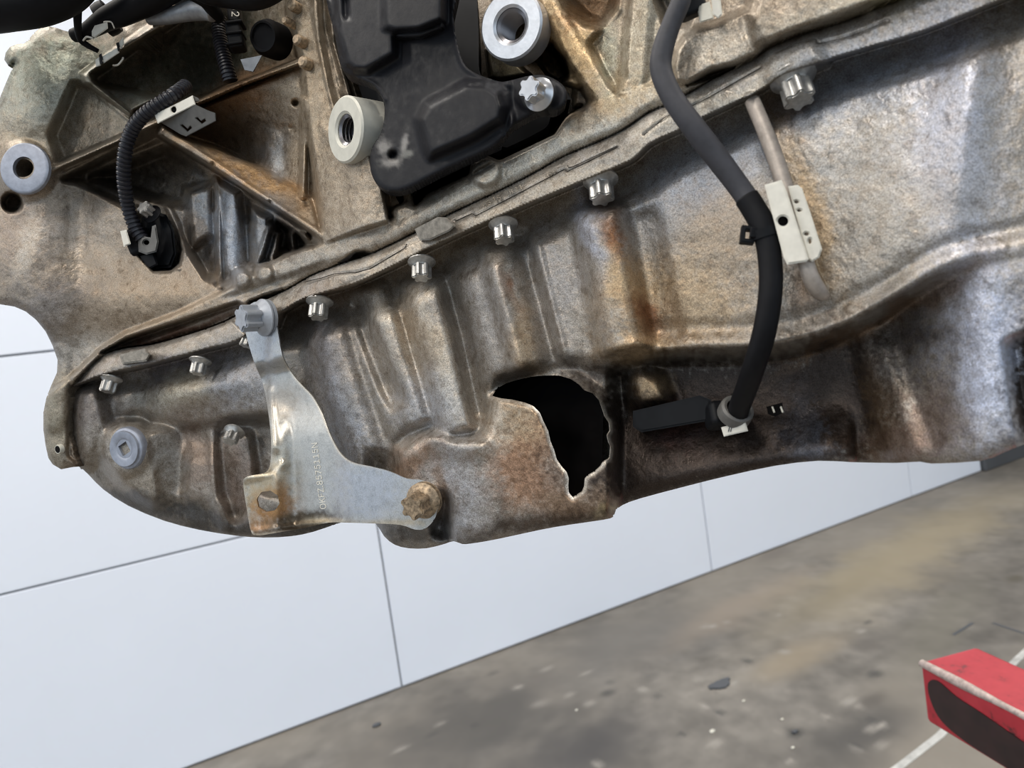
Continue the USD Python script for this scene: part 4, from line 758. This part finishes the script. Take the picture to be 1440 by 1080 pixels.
# crank sensor in its hollow
t = thing('crank_sensor', 'black crank sensor plugged into the oval hollow of the block', 'sensor', W(215, 335, -30))
slab(t, 'sensor_body', [(200, 306), (214, 296), (234, 302), (244, 322), (248, 356), (240, 376), (220, 378), (202, 362), (192, 340)], -50, 40, 'hard_black', (), 4)
slab(t, 'grey_yoke', [(194, 336), (200, 332), (212, 334), (214, 318), (219, 316), (223, 340), (220, 354), (206, 358), (195, 354)], -18, 10, 'grey_plastic', [circ(206, 341, 4, 3.5)], 2)
slab(t, 'lower_block', [(197, 360), (216, 356), (222, 372), (206, 380)], -30, 24, 'rubber', (), 2)
slab(t, 'lock_tab', [(169, 325), (178, 323), (184, 343), (174, 347)], -4, 14, 'cream_plastic', (), 1.5, 'cream lock tab')
part(t, 'plug_shell', setdown(rbox(30, 40, 26, 6), 196, 340, -38, frame((-.2, 0, -1), .3)), 'rubber')
b_ = lone_bolt('sensor_bolt', 'small shiny bolt above the crank sensor', 211, 299, -30, .80, (-.25, -.35, -.9), .2, 'rubber', 'bolt_steel')

# oil level sensor cable, its clip on the cast rod, its connector
sc = thing('sensor_cable', 'grey black cable running down the pan to the oil level connector', 'cable', W(1030, 250, 60))
pp = [(962, -30, 60), (958, 0, 62), (944, 34, 66), (932, 70, 70), (930, 100, 72), (946, 138, 70), (976, 180, 62), (1010, 224, 44), (1040, 264, 32), (1058, 290, 30)]
part(sc, 'sheath', tube(path3(pp), [13 * unit_at(960)] * 3 + [14.5 * unit_at(960)] * 3 + [15.5 * unit_at(1000)] * 2 + [15 * unit_at(1040)] * 2, 18), 'cable_sheath', True)
pp = [(1050, 278, 31), (1060, 294, 30), (1072, 316, 30), (1080, 345, 30), (1084, 385, 32), (1082, 425, 34), (1074, 470, 30), (1062, 510, 14), (1050, 545, -28), (1040, 572, -66), (1036, 590, -84)]
part(sc, 'wrapped_sleeve', tube(path3(pp), [16.5 * unit_at(1060)] * 3 + [16 * unit_at(1080)] * 8, 18), 'rubber', True, label='black taped lower half')
zt = thing('cable_tie', 'black cable tie tight round the sensor cable beside the cream clip', 'cable tie', W(1066, 330, 30))
part(zt, 'band', setdown(lathe([(17.5, -6), (19, -6), (19, 6), (17.5, 6), (17.5, -6)], 32), 1075, 328, 30, frame((.28, .96, 0))), 'hard_black')
part(zt, 'tie_head', setdown(prism(np.array([(-9, -12), (9, -12), (9, 12), (-9, 12)]), -7, 7, 1.5, [np.array([(-3.5, -6), (3.5, -6), (3.5, 6), (-3.5, 6)])]), 1051, 331, 38, frame((-.1, -.1, -1), -.25)), 'hard_black')
part(zt, 'tie_tail', setdown(rbox(22, 14, 5, 1.5), 1066, 328, 42, frame((0, 0, -1), -.25)), 'rubber')
ck = thing('rod_clip', 'cream plastic clip with a round hole pushed onto the cast rod', 'clip', W(1110, 310, 30))
slab(ck, 'clip_channel', [(1075, 260), (1099, 253), (1106, 268), (1137, 364), (1134, 368), (1107, 372), (1102, 362)], 44, 20, 'cream_plastic', [circ(1101, 311, 7.5, 7)], 2.5)
slab(ck, 'clip_tongue', [(1108, 262), (1122, 260), (1128, 265), (1140, 300), (1156, 350), (1152, 362), (1142, 368), (1136, 364)], 32, 14, 'cream_plastic', [circ(1120, 284, 3.2, 2.2), circ(1124, 296, 3, 2), circ(1134, 329, 3.4, 2.4), circ(1139, 339, 2.2, 4)], 2, 'cream tongue with small stained holes')
part(ck, 'clip_pin', setdown(lathe([(0, 0), (7, 0), (7, -6), (0, -6)], 20), 1101, 311, 32, frame((0, 0, -1))), 'oil_shade_black')
rod = thing('cast_rod', 'light grey rod tip poking out under the cream clip on the pan', 'rod', W(1140, 395, 10))
part(rod, 'rod_shaft', tube(path3([(1058, 142, -8), (1078, 190, 0), (1098, 245, 8), (1120, 320, 16), (1134, 372, 18), (1142, 394, 14), (1153, 410, 2), (1160, 416, -14)]), [11 * unit_at(1100)] * 5 + [11.5 * unit_at(1140), 10 * unit_at(1140), 7 * unit_at(1140)], 18), 'rod_metal', True)
oc = thing('level_sensor_plug', 'oil level sensor plug with a pale collar and white tab under the bulge', 'plug', W(1035, 580, -80))
RC = frame((.12, -.62, -.78))
part(oc, 'collar', setdown(lathe([(17, -14), (17, 2), (21, 3), (25, 1), (26, -4), (26, -16), (17, -14)], 40), 1037, 575, -78, RC), 'grey_plastic', label='pale plastic collar')
part(oc, 'core', setdown(lathe([(0, -2), (18, -2), (18, -16), (0, -16)], 30), 1037, 575, -78, RC), 'oil_shade_black')
part(oc, 'plug_body', setdown(rbox(60, 40, 40, 9), 1020, 584, -108, frame((.1, -.4, -.9), -.1)), 'hard_black')
slab(oc, 'white_tab', [(1014, 601), (1048, 592), (1052, 606), (1018, 614)], -70, 14, 'cream_plastic', (), 1.5, 'white lock tab')
for k in (0, 1): part(oc, 'tab_mark', setdown(rbox(1.3, 7, 1, .3), 1025 + 3 * k, 604, -69.2, frame((0, 0, -1), -.4)), 'dark_grey', 30)
slab(oc, 'sensor_bar', [(890, 578), (984, 556), (1000, 562), (996, 592), (902, 608), (890, 600)], -92, 40, 'hard_black', (), 3, 'long black sensor bar beside the plug', (0, 0))
slab(oc, 'wire_stub', [(1078, 572), (1100, 566), (1102, 580), (1090, 586), (1080, 582)], -100, 14, 'oil_shade_black', (), 1)
for k in (0, 1): part(oc, 'wire_end', tube(path3([(1086 + 12 * k, 572, -92), (1089 + 12 * k, 580, -88)]), 1.6 * unit_at(1090), 8), 'machined_cream', True)
# top edge plug near the sensor cable
t = thing('top_plug', 'black plug with pale tabs at the top edge beside the sensor cable', 'plug', W(965, 2, 30))
part(t, 'plug_body', setdown(rbox(36, 44, 26, 6), 968, 2, 30, frame((0, 0, -1), .3)), 'hard_black')
slab(t, 'pale_tab', [(1000, -8), (1012, -10), (1016, 20), (1010, 26), (1002, 20)], 40, 12, 'cream_plastic', (), 1.5); slab(t, 'pale_tab', [(980, 8), (998, 2), (1004, 26), (984, 32)], 34, 10, 'machined_cream', (), 1.5)

# ================================================================ red arm of the lifting table
ZT = 0.0
def solve_arm():
    dA = 88.0; h = 0.085; D0 = h * F / dA                                 # forward distance at which the arm's end is h tall
    A = EYE + ray(1293, 930) * D0; return A, h
A0, AH = solve_arm(); zt = A0[2]
def on_z(px, py, z): w = ray(px, py); return EYE + w * ((z - CAM_H) / w[2])
B0, C0 = on_z(1362, 904, zt), on_z(1440, 1006, zt)
ux = unit((C0 - A0) * (1, 1, 0)); uy = unit((B0 - A0) * (1, 1, 0)); uy = unit(uy - ux * (ux @ uy)); wid = float((B0 - A0) @ uy)
L_ = 0.75
def arm_pts(u, v, w): return A0 + ux * u + uy * v + np.array([0, 0, 1.]) * w
bx = rbox(L_, wid, AH, .006); v, f, _ = meshkit.arrays(bx); v = v + (L_ / 2, wid / 2, -AH / 2); Rm = np.stack([ux, uy, (0, 0, 1)]); vw = v @ Rm + A0
if np.linalg.det(Rm) < 0: f = f[:, ::-1]
n = {'g': ('geometry', {}), 'n': ('noise_texture', {'scale': 26.0, 'detail': 6.0, 'roughness': 0.7}), 'r': ('rgb_ramp', {'ramp': [(0.30, (.03, .012, .012)), (0.40, (.37, .018, .030)), (0.75, (.47, .032, .048))]}),
     'bv': ('bevel', {'radius': 0.008, 'samples': 6}), 'd': ('math', {'math_type': 'multiply', 'value2': 1.0}), 'p': ('principled_bsdf', {'roughness': 0.42})}
MAT['red_paint'] = usdkit.material(stage, '/World/Looks/red_paint', {k: n[k] for k in ('g', 'n', 'r', 'p')}, [('g.position', 'n.vector'), ('n.fac', 'r.fac'), ('r.color', 'p.base_color')], 'p.BSDF')
simple('worn_edge', (.42, .34, .31), .6, 0.2, .35, 120)
simple('grease_shade_black', (.022, .008, .008), .45, 0.0, .4, 40)
ra = thing('red_arm', 'red painted square steel arm with worn grey edge standing out over the floor', 'lift arm', A0 * (1, 1, 0))
part(ra, 'arm_tube', (vw, f), 'red_paint', 40)
ed = tube([arm_pts(u, .0035 + .0006 * math.sin(u * 90), -.0035) for u in np.linspace(.0, L_, 12)], [.0052 * (1 + .25 * math.sin(k * 2.3)) for k in range(12)], 10)
part(ra, 'worn_edge', ed, 'worn_edge', True, label='worn bare edge of the arm')
# grease smear on its side, enlarged to paint in the shade of that face
sm = [(.012, -.026), (.03, -.014), (.06, -.022), (.10, -.026), (.16, -.034), (.24, -.040), (.34, -.046), (.36, -.070), (.22, -.078), (.14, -.080), (.07, -.079), (.03, -.070), (.014, -.05)]
ms = prism(spline(sm, 4, True), 0, .0012, .0004); v, f, _ = meshkit.arrays(ms)
part(ra, 'grease_shade_smear', (A0 + v[:, :1] * ux + v[:, 1:2] * np.array([0, 0, 1.]) - (v[:, 2:]) * uy, f if 0 else f[:, ::-1]), 'grease_shade_black', 30, label='dark grease smear enlarged to paint shade on the arm side')
px_ = arm_pts(.11, wid / 2, 0)
part(ra, 'support_post', trimesh.creation.cylinder(.02, zt - AH + .004, 32, transform=trimesh.transformations.translation_matrix((px_[0], px_[1], (zt - AH + .004) / 2))), 'steel_post', 40)
part(ra, 'foot_plate', trimesh.creation.box(bounds=[(px_[0] - .12, px_[1] - .12, 0.002), (px_[0] + .12, px_[1] + .12, .014)]), 'steel_post', False)
